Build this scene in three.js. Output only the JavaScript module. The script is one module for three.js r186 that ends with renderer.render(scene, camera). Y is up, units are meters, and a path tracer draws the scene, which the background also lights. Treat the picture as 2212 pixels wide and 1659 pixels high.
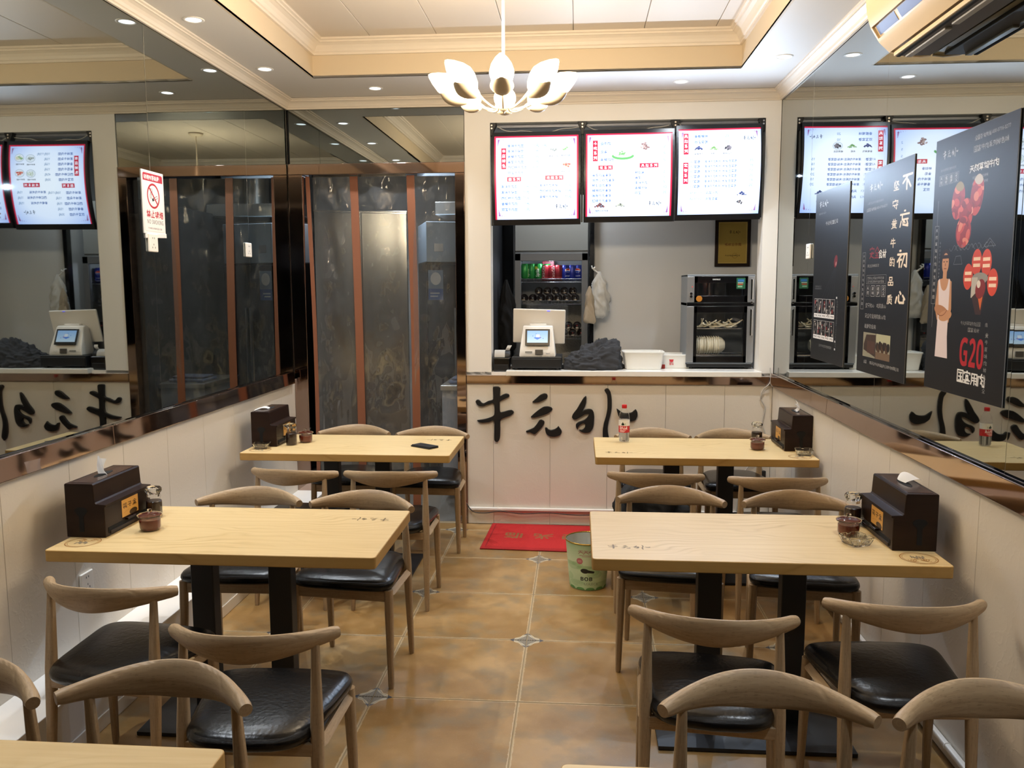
import * as THREE from 'three';
import { RoundedBoxGeometry } from 'three/addons/geometries/RoundedBoxGeometry.js';
import { mergeGeometries, mergeVertices, toCreasedNormals } from 'three/addons/utils/BufferGeometryUtils.js';

// ---------------------------------------------------------------- camera, exposure, lights
const W = 2212, H = 1659, F = 1804.5;
const scene = new THREE.Scene();
scene.background = new THREE.Color(0x05060a);
const renderer = new THREE.WebGLRenderer({ antialias: true });
renderer.toneMapping = THREE.LinearToneMapping;
renderer.toneMappingExposure = 1.18;
renderer.shadowMap.enabled = true;
renderer.shadowMap.type = THREE.PCFSoftShadowMap;
const camera = new THREE.PerspectiveCamera(2 * Math.atan(H / 2 / F) * 180 / Math.PI, W / H, 0.05, 60);
{
  const yaw = 4.549 * Math.PI / 180, pitch = 6.617 * Math.PI / 180, roll = -0.166 * Math.PI / 180;
  const f = new THREE.Vector3(-Math.sin(yaw) * Math.cos(pitch), -Math.sin(pitch), -Math.cos(yaw) * Math.cos(pitch));
  const r = new THREE.Vector3(Math.cos(yaw), 0, -Math.sin(yaw)), u = new THREE.Vector3().crossVectors(r, f);
  const r2 = r.clone().multiplyScalar(Math.cos(roll)).addScaledVector(u, Math.sin(roll));
  const u2 = u.clone().multiplyScalar(Math.cos(roll)).addScaledVector(r, -Math.sin(roll));
  camera.quaternion.setFromRotationMatrix(new THREE.Matrix4().makeBasis(r2, u2, f.clone().negate()));
  camera.position.set(0, 1.68, 0);
}
const LIGHT = {
  petal: { color: new THREE.Color(1, 0.83, 0.6), power: 0.98, glow: 2.4 },      // candela of each chandelier shade
  down: { color: new THREE.Color(0.86, 0.93, 1.0), power: 4.6, glow: 4.5 },     // candela of each downlight
  screen: { color: new THREE.Color(0.62, 0.78, 1.0), power: 2.4, glow: 2.2 },    // each menu light box
  kitchen: { color: new THREE.Color(0.86, 0.93, 1.0), power: 4.5, glow: 4.0 },
  cooler: { color: new THREE.Color(0.75, 0.85, 1.0), power: 0.12, glow: 2.5 },
};

// ---------------------------------------------------------------- helpers
const rnd = (s => () => { s = (s + 0x6d2b79f5) | 0; let t = Math.imul(s ^ (s >>> 15), 1 | s); t = (t + Math.imul(t ^ (t >>> 7), 61 | t)) ^ t; return ((t ^ (t >>> 14)) >>> 0) / 4294967296; })(20240611);
const used = {};
const numbered = n => { const k = used[n] = (used[n] ?? -1) + 1; return k ? n + '_' + String(k).padStart(3, '0') : n; };
const V = (x, y, z) => new THREE.Vector3(x, y, z);
function thing(name, label, category, pos = [0, 0, 0], turn = 0, group) {
  const o = new THREE.Group(); o.name = numbered(name); o.position.set(...pos); o.rotation.y = turn; o.userData = { label, category };
  if (group) o.userData.group = group;
  scene.add(o); return o;
}
function obj(name, geo, mat, parent = scene) {
  const g = Array.isArray(geo) ? merge(geo) : geo, m = new THREE.Mesh(g, mat);
  m.name = parent === scene ? numbered(name) : name; m.castShadow = m.receiveShadow = true; parent.add(m); return m;
}
function tag(o, label, category, group) { o.userData = { ...o.userData, label, category }; if (group) o.userData.group = group; return o; }
function struct(name, geo, mat) { const o = obj(name, geo, mat); o.userData.kind = 'structure'; return o; }
function structGroup(name) { const o = new THREE.Group(); o.name = numbered(name); o.userData.kind = 'structure'; scene.add(o); return o; }
function dup(root, pos, turn, label, group) {
  const r = root.clone(); r.name = numbered(root.name.replace(/_\d{3}$/, '')); r.userData = { ...root.userData };
  r.position.set(...pos); r.rotation.set(0, turn, 0); if (label) r.userData.label = label; if (group) r.userData.group = group; scene.add(r); return r;
}
function merge(list) {
  const gs = list.map(g => { let h = g.index ? g.toNonIndexed() : g.clone(); for (const k of Object.keys(h.attributes)) if (!['position', 'normal', 'uv'].includes(k)) h.deleteAttribute(k); if (!h.attributes.uv) metric(h); return h; });
  return mergeGeometries(gs);
}
// uv in metres, from the side each face looks to
function metric(g, s = 1) {
  const p = g.attributes.position, n = g.attributes.normal, uv = new Float32Array(p.count * 2);
  for (let i = 0; i < p.count; i++) {
    const ax = Math.abs(n.getX(i)), ay = Math.abs(n.getY(i)), az = Math.abs(n.getZ(i)), x = p.getX(i), y = p.getY(i), z = p.getZ(i);
    const [a, b] = ay >= ax && ay >= az ? [x, -z] : ax >= az ? [z, y] : [x, y];
    uv[2 * i] = a * s; uv[2 * i + 1] = b * s;
  }
  g.setAttribute('uv', new THREE.BufferAttribute(uv, 2)); return g;
}
const box = (w, h, d, x = 0, y = 0, z = 0) => metric(new THREE.BoxGeometry(w, h, d).translate(x, y, z));
const rbox = (w, h, d, r = 0.004, x = 0, y = 0, z = 0, seg = 2) => metric(new RoundedBoxGeometry(w, h, d, seg, Math.min(r, w / 2.01, h / 2.01, d / 2.01)).translate(x, y, z));
const bb = (x0, x1, y0, y1, z0, z1) => box(x1 - x0, y1 - y0, z1 - z0, (x0 + x1) / 2, (y0 + y1) / 2, (z0 + z1) / 2);
const rb = (x0, x1, y0, y1, z0, z1, r = 0.004) => rbox(x1 - x0, y1 - y0, z1 - z0, r, (x0 + x1) / 2, (y0 + y1) / 2, (z0 + z1) / 2);
const lathe = (pts, seg = 24) => new THREE.LatheGeometry(pts.map(p => new THREE.Vector2(p[0], p[1])), seg);
const cyl = (r, h, x = 0, y = 0, z = 0, seg = 20, r2 = r) => new THREE.CylinderGeometry(r2, r, h, seg).translate(x, y, z);
const tube = (pts, r, seg = 40, rs = 8) => new THREE.TubeGeometry(new THREE.CatmullRomCurve3(pts.map(p => V(...p))), seg, r, rs);
const smooth = (g, a = 0.6) => toCreasedNormals(g, a);
// a rod of changing radius between two points
function rod(a, b, stops, seg = 16) {
  const pts = [[0.0001, 0]]; const len = a.distanceTo(b);
  for (const [t, r] of stops) pts.push([r, t * len]);
  pts.push([0.0001, len]);
  const g = smooth(lathe(pts, seg), 0.9);
  const uv = g.attributes.uv, p = g.attributes.position;
  for (let i = 0; i < uv.count; i++) uv.setXY(i, p.getY(i), uv.getX(i) * 0.1);
  g.applyQuaternion(new THREE.Quaternion().setFromUnitVectors(V(0, 1, 0), b.clone().sub(a).normalize())).translate(a.x, a.y, a.z);
  return g;
}
// a surface from rings of points, uv = (distance along, part of the way round)
function skin(rings, closed = true, caps = true) {
  const n = rings[0].length, pos = [], uv = [], idx = []; let along = 0;
  rings.forEach((ring, i) => {
    if (i) along += ring[0].distanceTo(rings[i - 1][0]);
    for (let j = 0; j <= n; j++) { if (!closed && j === n) break; const v = ring[j % n]; pos.push(v.x, v.y, v.z); uv.push(along, j / n * 0.12); }
  });
  const m = closed ? n + 1 : n;
  for (let i = 0; i < rings.length - 1; i++) for (let j = 0; j < m - 1; j++) { const a = i * m + j, b = a + 1, c = a + m, d = c + 1; idx.push(a, b, c, b, d, c); }
  if (caps) for (const [i, flip] of [[0, 0], [rings.length - 1, 1]]) {
    const c = new THREE.Vector3(); rings[i].forEach(v => c.add(v)); c.multiplyScalar(1 / n); const k = pos.length / 3; pos.push(c.x, c.y, c.z); uv.push(0, 0);
    for (let j = 0; j < n; j++) { const a = i * m + j, b = i * m + (j + 1) % m; flip ? idx.push(a, b, k) : idx.push(b, a, k); }
  }
  const g = new THREE.BufferGeometry(); g.setAttribute('position', new THREE.Float32BufferAttribute(pos, 3)); g.setAttribute('uv', new THREE.Float32BufferAttribute(uv, 2)); g.setIndex(idx);
  return g;
}
function outward(g) {   // turns a closed surface so that its normals look out
  const p = g.attributes.position, ix = g.index.array; let vol = 0; const a = V(), b = V(), c = V();
  for (let i = 0; i < ix.length; i += 3) { a.fromBufferAttribute(p, ix[i]); b.fromBufferAttribute(p, ix[i + 1]); c.fromBufferAttribute(p, ix[i + 2]); vol += a.dot(b.cross(c)); }
  if (vol < 0) for (let i = 0; i < ix.length; i += 3) { const t = ix[i]; ix[i] = ix[i + 1]; ix[i + 1] = t; }
  return g;
}
const shapeOf = pts => new THREE.Shape(pts.map(p => new THREE.Vector2(p[0], p[1])));
function rrect(x0, y0, x1, y1, r) {
  const s = new THREE.Shape(); s.moveTo(x0 + r, y0); s.lineTo(x1 - r, y0); s.quadraticCurveTo(x1, y0, x1, y0 + r); s.lineTo(x1, y1 - r); s.quadraticCurveTo(x1, y1, x1 - r, y1);
  s.lineTo(x0 + r, y1); s.quadraticCurveTo(x0, y1, x0, y1 - r); s.lineTo(x0, y0 + r); s.quadraticCurveTo(x0, y0, x0 + r, y0); return s;
}
const extr = (s, depth, bevel = 0, seg = 2, curve = 8) => new THREE.ExtrudeGeometry(s, { depth, bevelEnabled: bevel > 0, bevelSize: bevel, bevelThickness: bevel, bevelOffset: -bevel, bevelSegments: seg, curveSegments: curve });

// ---------------------------------------------------------------- noise and textures
const hash = (x, y, s) => { let h = Math.imul(x, 374761393) + Math.imul(y, 668265263) + Math.imul(s, 2147483647 - 1234567); h = Math.imul(h ^ (h >>> 13), 1274126177); return ((h ^ (h >>> 16)) >>> 0) / 4294967296; };
function noise(x, y, px = 1 << 20, py = 1 << 20, s = 0) {
  const xi = Math.floor(x), yi = Math.floor(y), fx = x - xi, fy = y - yi, u = fx * fx * (3 - 2 * fx), v = fy * fy * (3 - 2 * fy), m = (a, b) => ((a % b) + b) % b;
  const a = hash(m(xi, px), m(yi, py), s), b = hash(m(xi + 1, px), m(yi, py), s), c = hash(m(xi, px), m(yi + 1, py), s), d = hash(m(xi + 1, px), m(yi + 1, py), s);
  return a + (b - a) * u + (c - a) * v + (a - b - c + d) * u * v;
}
const fbm = (x, y, px, py, s = 0, o = 4) => { let t = 0, a = 0.5; for (let i = 0; i < o; i++) { t += a * noise(x, y, px, py, s + i); x *= 2; y *= 2; px *= 2; py *= 2; a *= 0.5; } return t / (1 - 0.5 ** o); };
function tex(w, h, fn, srgb = true, rx = 1, ry = 1) {
  const d = new Uint8Array(w * h * 4);
  for (let y = 0; y < h; y++) for (let x = 0; x < w; x++) { const c = fn(x / w, y / h), i = (y * w + x) * 4, t = typeof c === 'number'; for (let k = 0; k < 3; k++) d[i + k] = Math.max(0, Math.min(255, (t ? c : c[k]) * 255)); d[i + 3] = 255; }
  const t = new THREE.DataTexture(d, w, h); t.wrapS = t.wrapT = THREE.RepeatWrapping; t.magFilter = THREE.LinearFilter; t.minFilter = THREE.LinearMipmapLinearFilter; t.generateMipmaps = true;
  if (srgb) t.colorSpace = THREE.SRGBColorSpace; t.repeat.set(rx, ry); t.needsUpdate = true; return t;
}
const mixc = (a, b, t) => [a[0] + (b[0] - a[0]) * t, a[1] + (b[1] - a[1]) * t, a[2] + (b[2] - a[2]) * t];
const hexc = h => [(h >> 16) / 255, (h >> 8 & 255) / 255, (h & 255) / 255];
const std = (color, roughness = 0.6, o = {}) => new THREE.MeshStandardMaterial({ color, roughness, ...o });
const phys = (color, roughness = 0.5, o = {}) => new THREE.MeshPhysicalMaterial({ color, roughness, ...o });
function canvasTex(w, h, draw, srgb = true) {
  const c = document.createElement('canvas'); c.width = w; c.height = h; const x = c.getContext('2d'); draw(x, w, h);
  const t = new THREE.CanvasTexture(c); if (srgb) t.colorSpace = THREE.SRGBColorSpace; t.magFilter = THREE.LinearFilter; t.anisotropy = 8; return t;
}

// ---------------------------------------------------------------- brush strokes of the Chinese characters (pairs of digits are points on a 10 x 10 grid)
const HAN = {
  牛: '2114 2282 0595 5059', 元: '2171 0494 343609 6468899997', 外: '3104 2252 5246 4609 2435 7079 7496', 本: '0292 5059 5207 5297 3777', 店: '4051 1191 111509 5256 5484 3686 8689 8939 3936',
  特: '1214 0343 2029 0745 7074 5292 4494 4696 7679 7968 5768', 色: '3003 2161 6143 2373 7376 7626 2329 2999 9997 5356', 面: '0191 4133 0393 9399 9909 0903 3439 6469 3666', 系: '7011 5223 2363 6326 2685 5659 5948 3718 6788',
  列: '0151 3104 2252 5246 4609 2435 7177 9099 9988', 米: '2133 8163 0494 5059 4408 5499', 线: '3003 0333 3306 0646 0948 5383 5595 6168 6899 9997 9469 8091', 小: '5059 5948 3406 6497', 吃: '0232 3237 3707 0702 6043 5292 5484 8458 5899 9997',
  原: '1191 111509 5142 3373 7376 7636 3633 3474 5659 5948 4628 6789', 味: '0232 3237 3707 0702 5282 4494 7079 7448 7498', 肉: '0209 0292 9299 9978 5033 4375 5547 5679', 杂: '3005 1161 6164 6484 0595 5559 4608 5699',
  番: '7011 2334 6354 0494 5155 4417 5487 2575 7579 7929 2925 5559 2777', 茄: '0191 3032 6062 0343 4349 4938 2309 5494 9499 9959 5954', 西: '0191 0393 9399 9909 0903 3135 3526 6165 6585', 红: '3003 0333 3306 0646 0948 5191 7179 4999',
  柿: '0343 2029 2307 2545 6071 4292 5494 5458 9497 7279', 双: '0141 4109 0249 5191 9159 5299', 宝: '4050 0201 0191 9192 2373 2676 5359 0999 6788', 香: '7011 0393 5156 5306 5396 2676 7679 7929 2926 2777', 辣: '2030 0242 1223 3233 0444 0646 2449 5191 5383 8386 8656 5653 7079 7648 7699',
  酸: '0141 0343 4349 4909 0903 1316 3136 0646 6052 5282 8091 5344 7394 6547 6586 8649 6699', 饭: '2003 1242 4243 2328 2746 8051 5155 5548 5383 8349 5499', 另: '2171 7174 7424 2421 0696 9699 9978 4609', 加: '0242 4249 4938 2009 5292 9299 9959 5952',
  套: '0191 5003 5193 3363 3337 3565 0797 4728 2878 6799', 餐: '1041 2003 3144 5191 9144 5294 4405 5495 2676 7678 2878 2629 2949 6889', 鸡: '0141 4109 0249 7061 6191 9194 6165 6595 9599 9978 5787', 蛋: '1191 9182 5154 5374 3305 3498 2676 7678 7828 2826 5559 1989',
  盖: '3041 7061 1282 2474 0595 5155 2676 2629 7679 4649 5659 0999', 湘: '0112 0324 0927 2353 3039 4344 6191 9199 9969 6961 6494 6696', 炒: '0315 4234 2026 2608 2648 7076 5334 8394 9649', 秘: '3011 0343 2129 2307 2546 5406 6167 6797 9795 7182 9394 8149',
  制: '1011 0252 0555 3039 0659 5758 7177 9099 9988', 卤: '5053 5181 1393 9399 9919 1913 3578 7538', 椒: '0333 2029 2307 2445 5054 5272 4474 5459 5638 6677 7191 9179 7299', 麻: '5060 1191 1116 1609 2454 4249 4426 4456 6494 8289 8466 8497', 丝: '3013 1343 4316 1646 7053 5383 8356 5686 0999',
  咖: '0232 3237 3707 0702 3464 6469 5039 7393 9398 9878 7873', 喱: '0232 3237 3707 0702 4090 4138 5383 8386 8656 5653 7379 5989', 烧: '0315 4234 2026 2608 2648 5282 7065 9174 5595 6549 7578 7899 9997', 粉: '2029 0212 4132 0444 2407 2446 6044 7094 5585 8589 8978 6549',
  天: '1181 0484 414409 4498', 然: '2004 1141 4106 2334 5292 7156 7296 9091 1709 3748 6678 8799', 草: '0191 3032 6062 2373 7376 7626 2623 2575 0797 5659', 饲: '2003 1242 4243 2328 2746 5191 9199 9988 5373 5575 7578 7858 5855', 国: '0090 9099 9909 0900 2272 2575 2878 5258 6667',
  宴: '4050 0201 0191 9192 3363 3336 6366 3666 3464 0797 4629 2989 7609', 用: '111709 1191 9199 9978 1494 1696 5159', 食: '5003 5093 4353 2429 2474 7477 2676 5898 2939 4899', 材: '0343 2029 2307 2546 5393 7079 7969 7348', 不: '0191 5105 4349 5488',
  心: '1508 3437 3748 4888 8886 4253 7496', 忘: '4050 0292 2225 2585 1609 3638 3889 8978 4657 7688', 初: '2030 0242 4206 2429 2545 5292 9299 9978 7249', 坚: '1115 3016 5181 8145 5195 2777 5659 0999', 守: '4050 0301 0191 9193 0595 7379 7968 3647',
  黄: '1292 3033 6063 0494 2575 7578 7828 2825 5458 2666 3809 6899', 的: '3011 1242 4248 4818 1812 1545 6052 6292 9299 9978 6576', 品: '2171 7174 7424 2421 0646 4649 4909 0906 5696 9699 9959 5956', 质: '7011 111509 2292 5033 3484 3437 8487 5557 5729 6899', 安: '4050 0201 0191 9192 0595 4427 2799 7409',
  全: '5004 5094 2575 2777 0999 5559', 可: '0191 7179 7958 1333 3336 3616 1613', 放: '2032 0242 2309 2545 4549 4938 6053 5393 8349 5499', 有: '0292 4106 3439 3484 8489 8978 3686', 限: '0009 003033 3336 2616 5059 5080 8084 8454 5282 5976 8566 6599', 公: '3006 6095 4419 1989 6789',
  司: '1191 9199 9978 2363 2565 6568 6828 2825', 位: '2006 1319 6061 4292 5477 8467 3999', 置: '0191 9193 9303 0301 3133 6163 1494 5356 2676 2629 7679 2777 2878 0999', 咨: '1021 0415 4022 3181 5145 5395 2676 7679 7929 2926', 询: '1021 0333 3338 5143 5292 9299 9988 5575 7578 5878 5558',
  热: '0242 2026 0535 5282 7045 8287 5465 1809 3848 6678 8799', 吸: '0232 3237 3707 0702 5181 8173 7393 9349 6239 6399', 烟: '0315 4234 2026 2608 2648 5191 9199 9959 5951 7174 6484 7457 7587', 害: '4050 0201 0191 9192 2272 2474 0595 5056 2777 7779 7929 2927', 健: '2006 1319 4282 4484 3696 7079 3878 3244 4428 3899',
  康: '5060 1191 1116 1609 3383 8385 2494 3585 5259 3738 6748 4619', 禁: '0242 2025 2304 2335 5292 7075 7354 7396 2676 0797 5759 5948 2719 7789', 止: '5058 5383 2428 0999', 授: '0343 2028 2818 0535 8041 5152 6162 8271 4484 4445 8485 4686 8649 5599', 权: '0343 2029 2307 2445 5191 9149 5299',
  合: '5004 5094 3464 2676 7679 7929 2926', 作: '2006 1319 5033 4292 5259 5484 5686', 商: '5060 0191 3133 6163 0393 9399 9988 0309 4436 5465 3676 7678 7838 3836', 筷: '1003 1141 3133 6053 6191 8182 2429 0517 3546 5484 8487 4797 6448 6799', 子: '1181 8154 5459 5948 0595', 盒: '5003 5093 3363 3474 7476 7636 3634 1787 1719 8789 4749 6769 0999',
  欢: '0242 4209 0349 6053 5292 9284 7349 7499', 迎: '1122 0333 3317 1799 5142 4247 4765 6191 9196 9685 6168', 光: '5054 2133 8163 0595 4609 6568 6899 9997', 临: '1118 3039 5042 4191 6283 5595 9599 9959 5955 7579', 农: '4050 0202 0191 9193 4309 4469 6998 8367', 夫: '1282 0595 5009 5599', 山: '5058 1418 1898 9894', 泉: '5041 3171 7175 7535 3531 3373 5559 5948 1646 4608 7657 5699',
};
const glyphs = Object.keys(HAN).filter(k => k.length === 1);
function han(x, ch, px, py, w, h, weight = 0.1) {
  if (!HAN[ch]) { x.fillText(ch, px, py + h * 0.86); return; }
  x.lineWidth = Math.max(0.6, Math.min(w, h) * weight); x.lineCap = x.lineJoin = 'round';
  for (const s of HAN[ch].split(' ')) { x.beginPath(); for (let i = 0; i < s.length; i += 2) { const a = px + (+s[i] + 0.5) / 10 * w, b = py + (+s[i + 1] + 0.5) / 10 * h; i ? x.lineTo(a, b) : x.moveTo(a, b); } x.stroke(); }
}
function write(x, str, px, py, size, color, { weight = 0.1, vertical = false, gap = 0.12, squeeze = 1, bold = false } = {}) {
  x.strokeStyle = x.fillStyle = color; let cx = px, cy = py;
  for (const ch of str) {
    const latin = ch.charCodeAt(0) < 256; x.font = `${bold ? 'bold ' : ''}${size}px sans-serif`;
    const w = latin ? x.measureText(ch).width * squeeze : size * squeeze;
    if (ch !== ' ') { if (latin) { x.save(); x.translate(cx, cy + size * 0.86); x.scale(squeeze, 1); x.fillText(ch, 0, 0); x.restore(); } else han(x, ch, cx, cy, w, size, weight); }
    if (vertical) cy += size * (1 + gap); else cx += latin ? w + size * 0.02 : w * (1 + gap);
  }
  return cx;
}
const filler = n => Array.from({ length: n }, () => glyphs[Math.floor(rnd() * glyphs.length)]).join('');

// the shop's brush lettering, traced as outlines (x to the right, y down, in hundredths of the sign's own grid)
const BRUSH = [
  [[347,200],[365,184],[410,184],[432,205],[428,290],[460,275],[495,263],[528,270],[537,290],[525,305],[480,325],[430,352],[424,380],[428,472],[470,470],[520,455],[560,450],[585,470],[580,490],[545,515],[480,540],[432,570],[430,680],[426,760],[415,800],[390,820],[365,808],[357,775],[358,580],[300,592],[220,600],[180,590],[162,572],[230,560],[290,545],[358,508],[357,380],[300,388],[235,410],[195,410],[165,395],[145,360],[155,340],[175,335],[195,345],[215,368],[240,375],[290,350],[350,325]],
  [[800,355],[850,310],[890,275],[935,258],[965,265],[975,290],[965,315],[920,340],[870,360],[820,365]],
  [[783,525],[830,480],[880,440],[930,410],[975,405],[1015,415],[1030,435],[1015,460],[970,490],[900,515],[830,535],[795,535]],
  [[727,690],[770,672],[815,650],[850,610],[880,565],[905,558],[935,575],[937,600],[915,640],[870,690],[830,725],[795,715],[770,705],[735,708]],
  [[945,650],[965,648],[985,668],[1015,675],[1055,665],[1085,645],[1098,630],[1110,645],[1135,680],[1135,705],[1115,735],[1060,752],[1010,750],[975,735],[955,705]],
  [[1410,285],[1417,300],[1413,360],[1400,405],[1375,455],[1400,440],[1440,430],[1480,437],[1500,470],[1507,520],[1503,600],[1490,655],[1460,695],[1410,705],[1370,698],[1335,672],[1375,665],[1400,640],[1405,605],[1385,595],[1350,610],[1325,640],[1318,665],[1300,640],[1300,605],[1330,580],[1385,560],[1420,535],[1445,500],[1440,485],[1400,495],[1340,530],[1300,552],[1270,550],[1253,525],[1265,490],[1310,430],[1350,360],[1385,305]],
  [[1620,215],[1640,197],[1665,200],[1690,240],[1703,320],[1703,420],[1690,500],[1672,570],[1662,640],[1665,700],[1680,770],[1688,830],[1660,870],[1625,830],[1607,760],[1605,670],[1617,590],[1640,510],[1655,420],[1655,330],[1648,270],[1630,240]],
  [[1760,425],[1785,440],[1830,470],[1880,475],[1930,465],[1960,440],[1978,432],[1995,465],[1995,510],[1975,550],[1935,567],[1890,567],[1830,550],[1785,515],[1770,470]],
];
function brush(x, px, py, w, color, h = w * 0.36) {   // the lettering printed on a canvas
  x.fillStyle = color; for (const o of BRUSH) { x.beginPath(); o.forEach(([a, b], i) => { const u = px + (a - 145) / 1850 * w, v = py + (b - 184) / 690 * h; i ? x.lineTo(u, v) : x.moveTo(u, v); }); x.closePath(); x.fill(); }
}

// ---------------------------------------------------------------- materials
const M = {};
const plasterBump = tex(512, 512, (u, v) => { const a = fbm(u * 6, v * 6, 6, 6, 3), b = Math.abs(fbm(u * 14 + a * 3, v * 14, 14, 14, 9) - 0.5); return 0.5 + Math.max(0, 0.08 - b) * 4 + (noise(u * 90, v * 90, 90, 90, 5) - 0.5) * 0.12; }, false, 1.6, 1.6);
M.wall = std(0xe2dbd0, 0.42, { bumpMap: plasterBump, bumpScale: 0.0006 });
M.paint = std(0xe9e3da, 0.62);
M.white = std(0xeeeae4, 0.45);
M.ceiling = std(0xd6cabb, 0.55);
M.tray = std(0xd2c0a4, 0.6);
M.soffit = std(0xdad4cd, 0.55);
M.molding = std(0xe2d6c6, 0.42);
M.kitchenWall = std(0xdcdcdc, 0.6);
M.mirror = std(new THREE.Color(0.33, 0.355, 0.345), 0.015, { metalness: 1 });
const waveBump = tex(256, 256, (u, v) => fbm(u * 3, v * 3, 3, 3, 21, 2), false, 1.1, 1.1);
M.copper = std(new THREE.Color(0.4, 0.3, 0.255), 0.05, { metalness: 1, bumpMap: waveBump, bumpScale: 0.0007 });
M.nightGlass = std(0x15181c, 0.08);
M.black = std(0x141416, 0.45);
M.blackGloss = phys(0x0c0c0e, 0.18, { clearcoat: 0.5, clearcoatRoughness: 0.1 });
M.powder = std(0x17181b, 0.5);
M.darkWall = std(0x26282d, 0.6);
M.chrome = std(0xd8d8da, 0.12, { metalness: 1 });
M.steel = std(new THREE.Color(0.6, 0.6, 0.58), 0.33, { metalness: 1 });
M.brushed = phys(new THREE.Color(0.36, 0.34, 0.3), 0.2, { metalness: 1 });
M.silver = std(0xa9abae, 0.35, { metalness: 0.7 });
M.glass = phys(0xffffff, 0.02, { transmission: 1, thickness: 0, ior: 1.5 });
M.solidGlass = phys(0xfbfdfc, 0.02, { transmission: 1, thickness: 0.01, ior: 1.46 });
M.film = phys(new THREE.Color(0.9, 0.93, 0.95), 0.035, { transmission: 0.95, thickness: 0, ior: 1.65 });
M.strip = std(0x84523a, 0.45);
M.cord = std(0xbdbab4, 0.5); M.darkCord = std(0x3a3532, 0.6);
M.socket = std(0xefe9df, 0.35); M.hole = std(0x1a1816, 0.7);

// oak of the chairs: fine pores along the grain
const oak = tex(512, 256, (u, v) => {
  const w = fbm(u * 3, v * 4, 3, 4, 31), g = fbm(u * 6 + w, v * 40 + w * 6, 6, 40, 33), pore = noise(u * 40, v * 200, 40, 200, 35);
  return mixc(mixc(hexc(0xb39a78), hexc(0x957b5b), g), hexc(0x6f5a40), pore > 0.8 ? 0.35 : 0);
}, true, 2, 8);
M.oak = std(0xffffff, 0.5, { map: oak });
// pale ash laminate of the table tops: long cathedral grain
const ash = tex(1024, 512, (u, v) => {
  const w = fbm(u * 3, v * 3, 3, 3, 41, 3), r = v * 14 + w * 7 + 0.8 * fbm(u * 9, v * 12, 9, 12, 43, 2), k = r - Math.floor(r), line = Math.pow(Math.max(0, 1 - Math.abs(k - 0.5) * 3), 2);
  const soft = fbm(u * 4, v * 60, 4, 60, 45, 3), mask = fbm(u * 4, v * 4, 4, 4, 47, 2);
  return mixc(mixc(hexc(0xd6bd8c), hexc(0xc9ac78), soft), hexc(0xae8f58), line * 0.5 * Math.max(0, mask * 2 - 0.5));
}, true, 0.83, 1.6);
M.ash = std(0xffffff, 0.42, { map: ash }); M.ashEdge = std(0xd8c49a, 0.5, { map: ash });  // edge band tinted darker than the top, some of its shade in the colour
const leatherBump = tex(512, 512, (u, v) => 0.5 + 0.5 * (fbm(u * 60, v * 60, 60, 60, 51, 3) - 0.5) + 0.6 * (fbm(u * 5, v * 5, 5, 5, 53, 3) - 0.5), false, 2, 2);
M.leather = phys(0x060607, 0.27, { bumpMap: leatherBump, bumpScale: 0.001, specularIntensity: 0.75 });
M.walnut = phys(0x2c1d15, 0.36, { map: tex(256, 256, (u, v) => mixc(hexc(0xffffff), hexc(0xa08070), fbm(u * 3, v * 40, 3, 40, 61)), true), specularIntensity: 0.5 });
M.tissue = std(0xf4f1ec, 0.9);
M.cloth = std(0x35363a, 0.95, { bumpMap: tex(128, 128, (u, v) => 0.5 + 0.5 * Math.sin(u * 200) * Math.sin(v * 200), false, 6, 6), bumpScale: 0.0004 });

// ---------------------------------------------------------------- the room
const XL = -2.015, XR = 1.325, ZB = -5.79, ZF = 1.3, YC = 2.96, YT = 3.175, DX = -0.78;   // walls, back wall, front wall, soffit, tray, door side
const TRAY = { x0: -1.635, x1: 0.95, z0: -5.2, z1: -1.8 };

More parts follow.
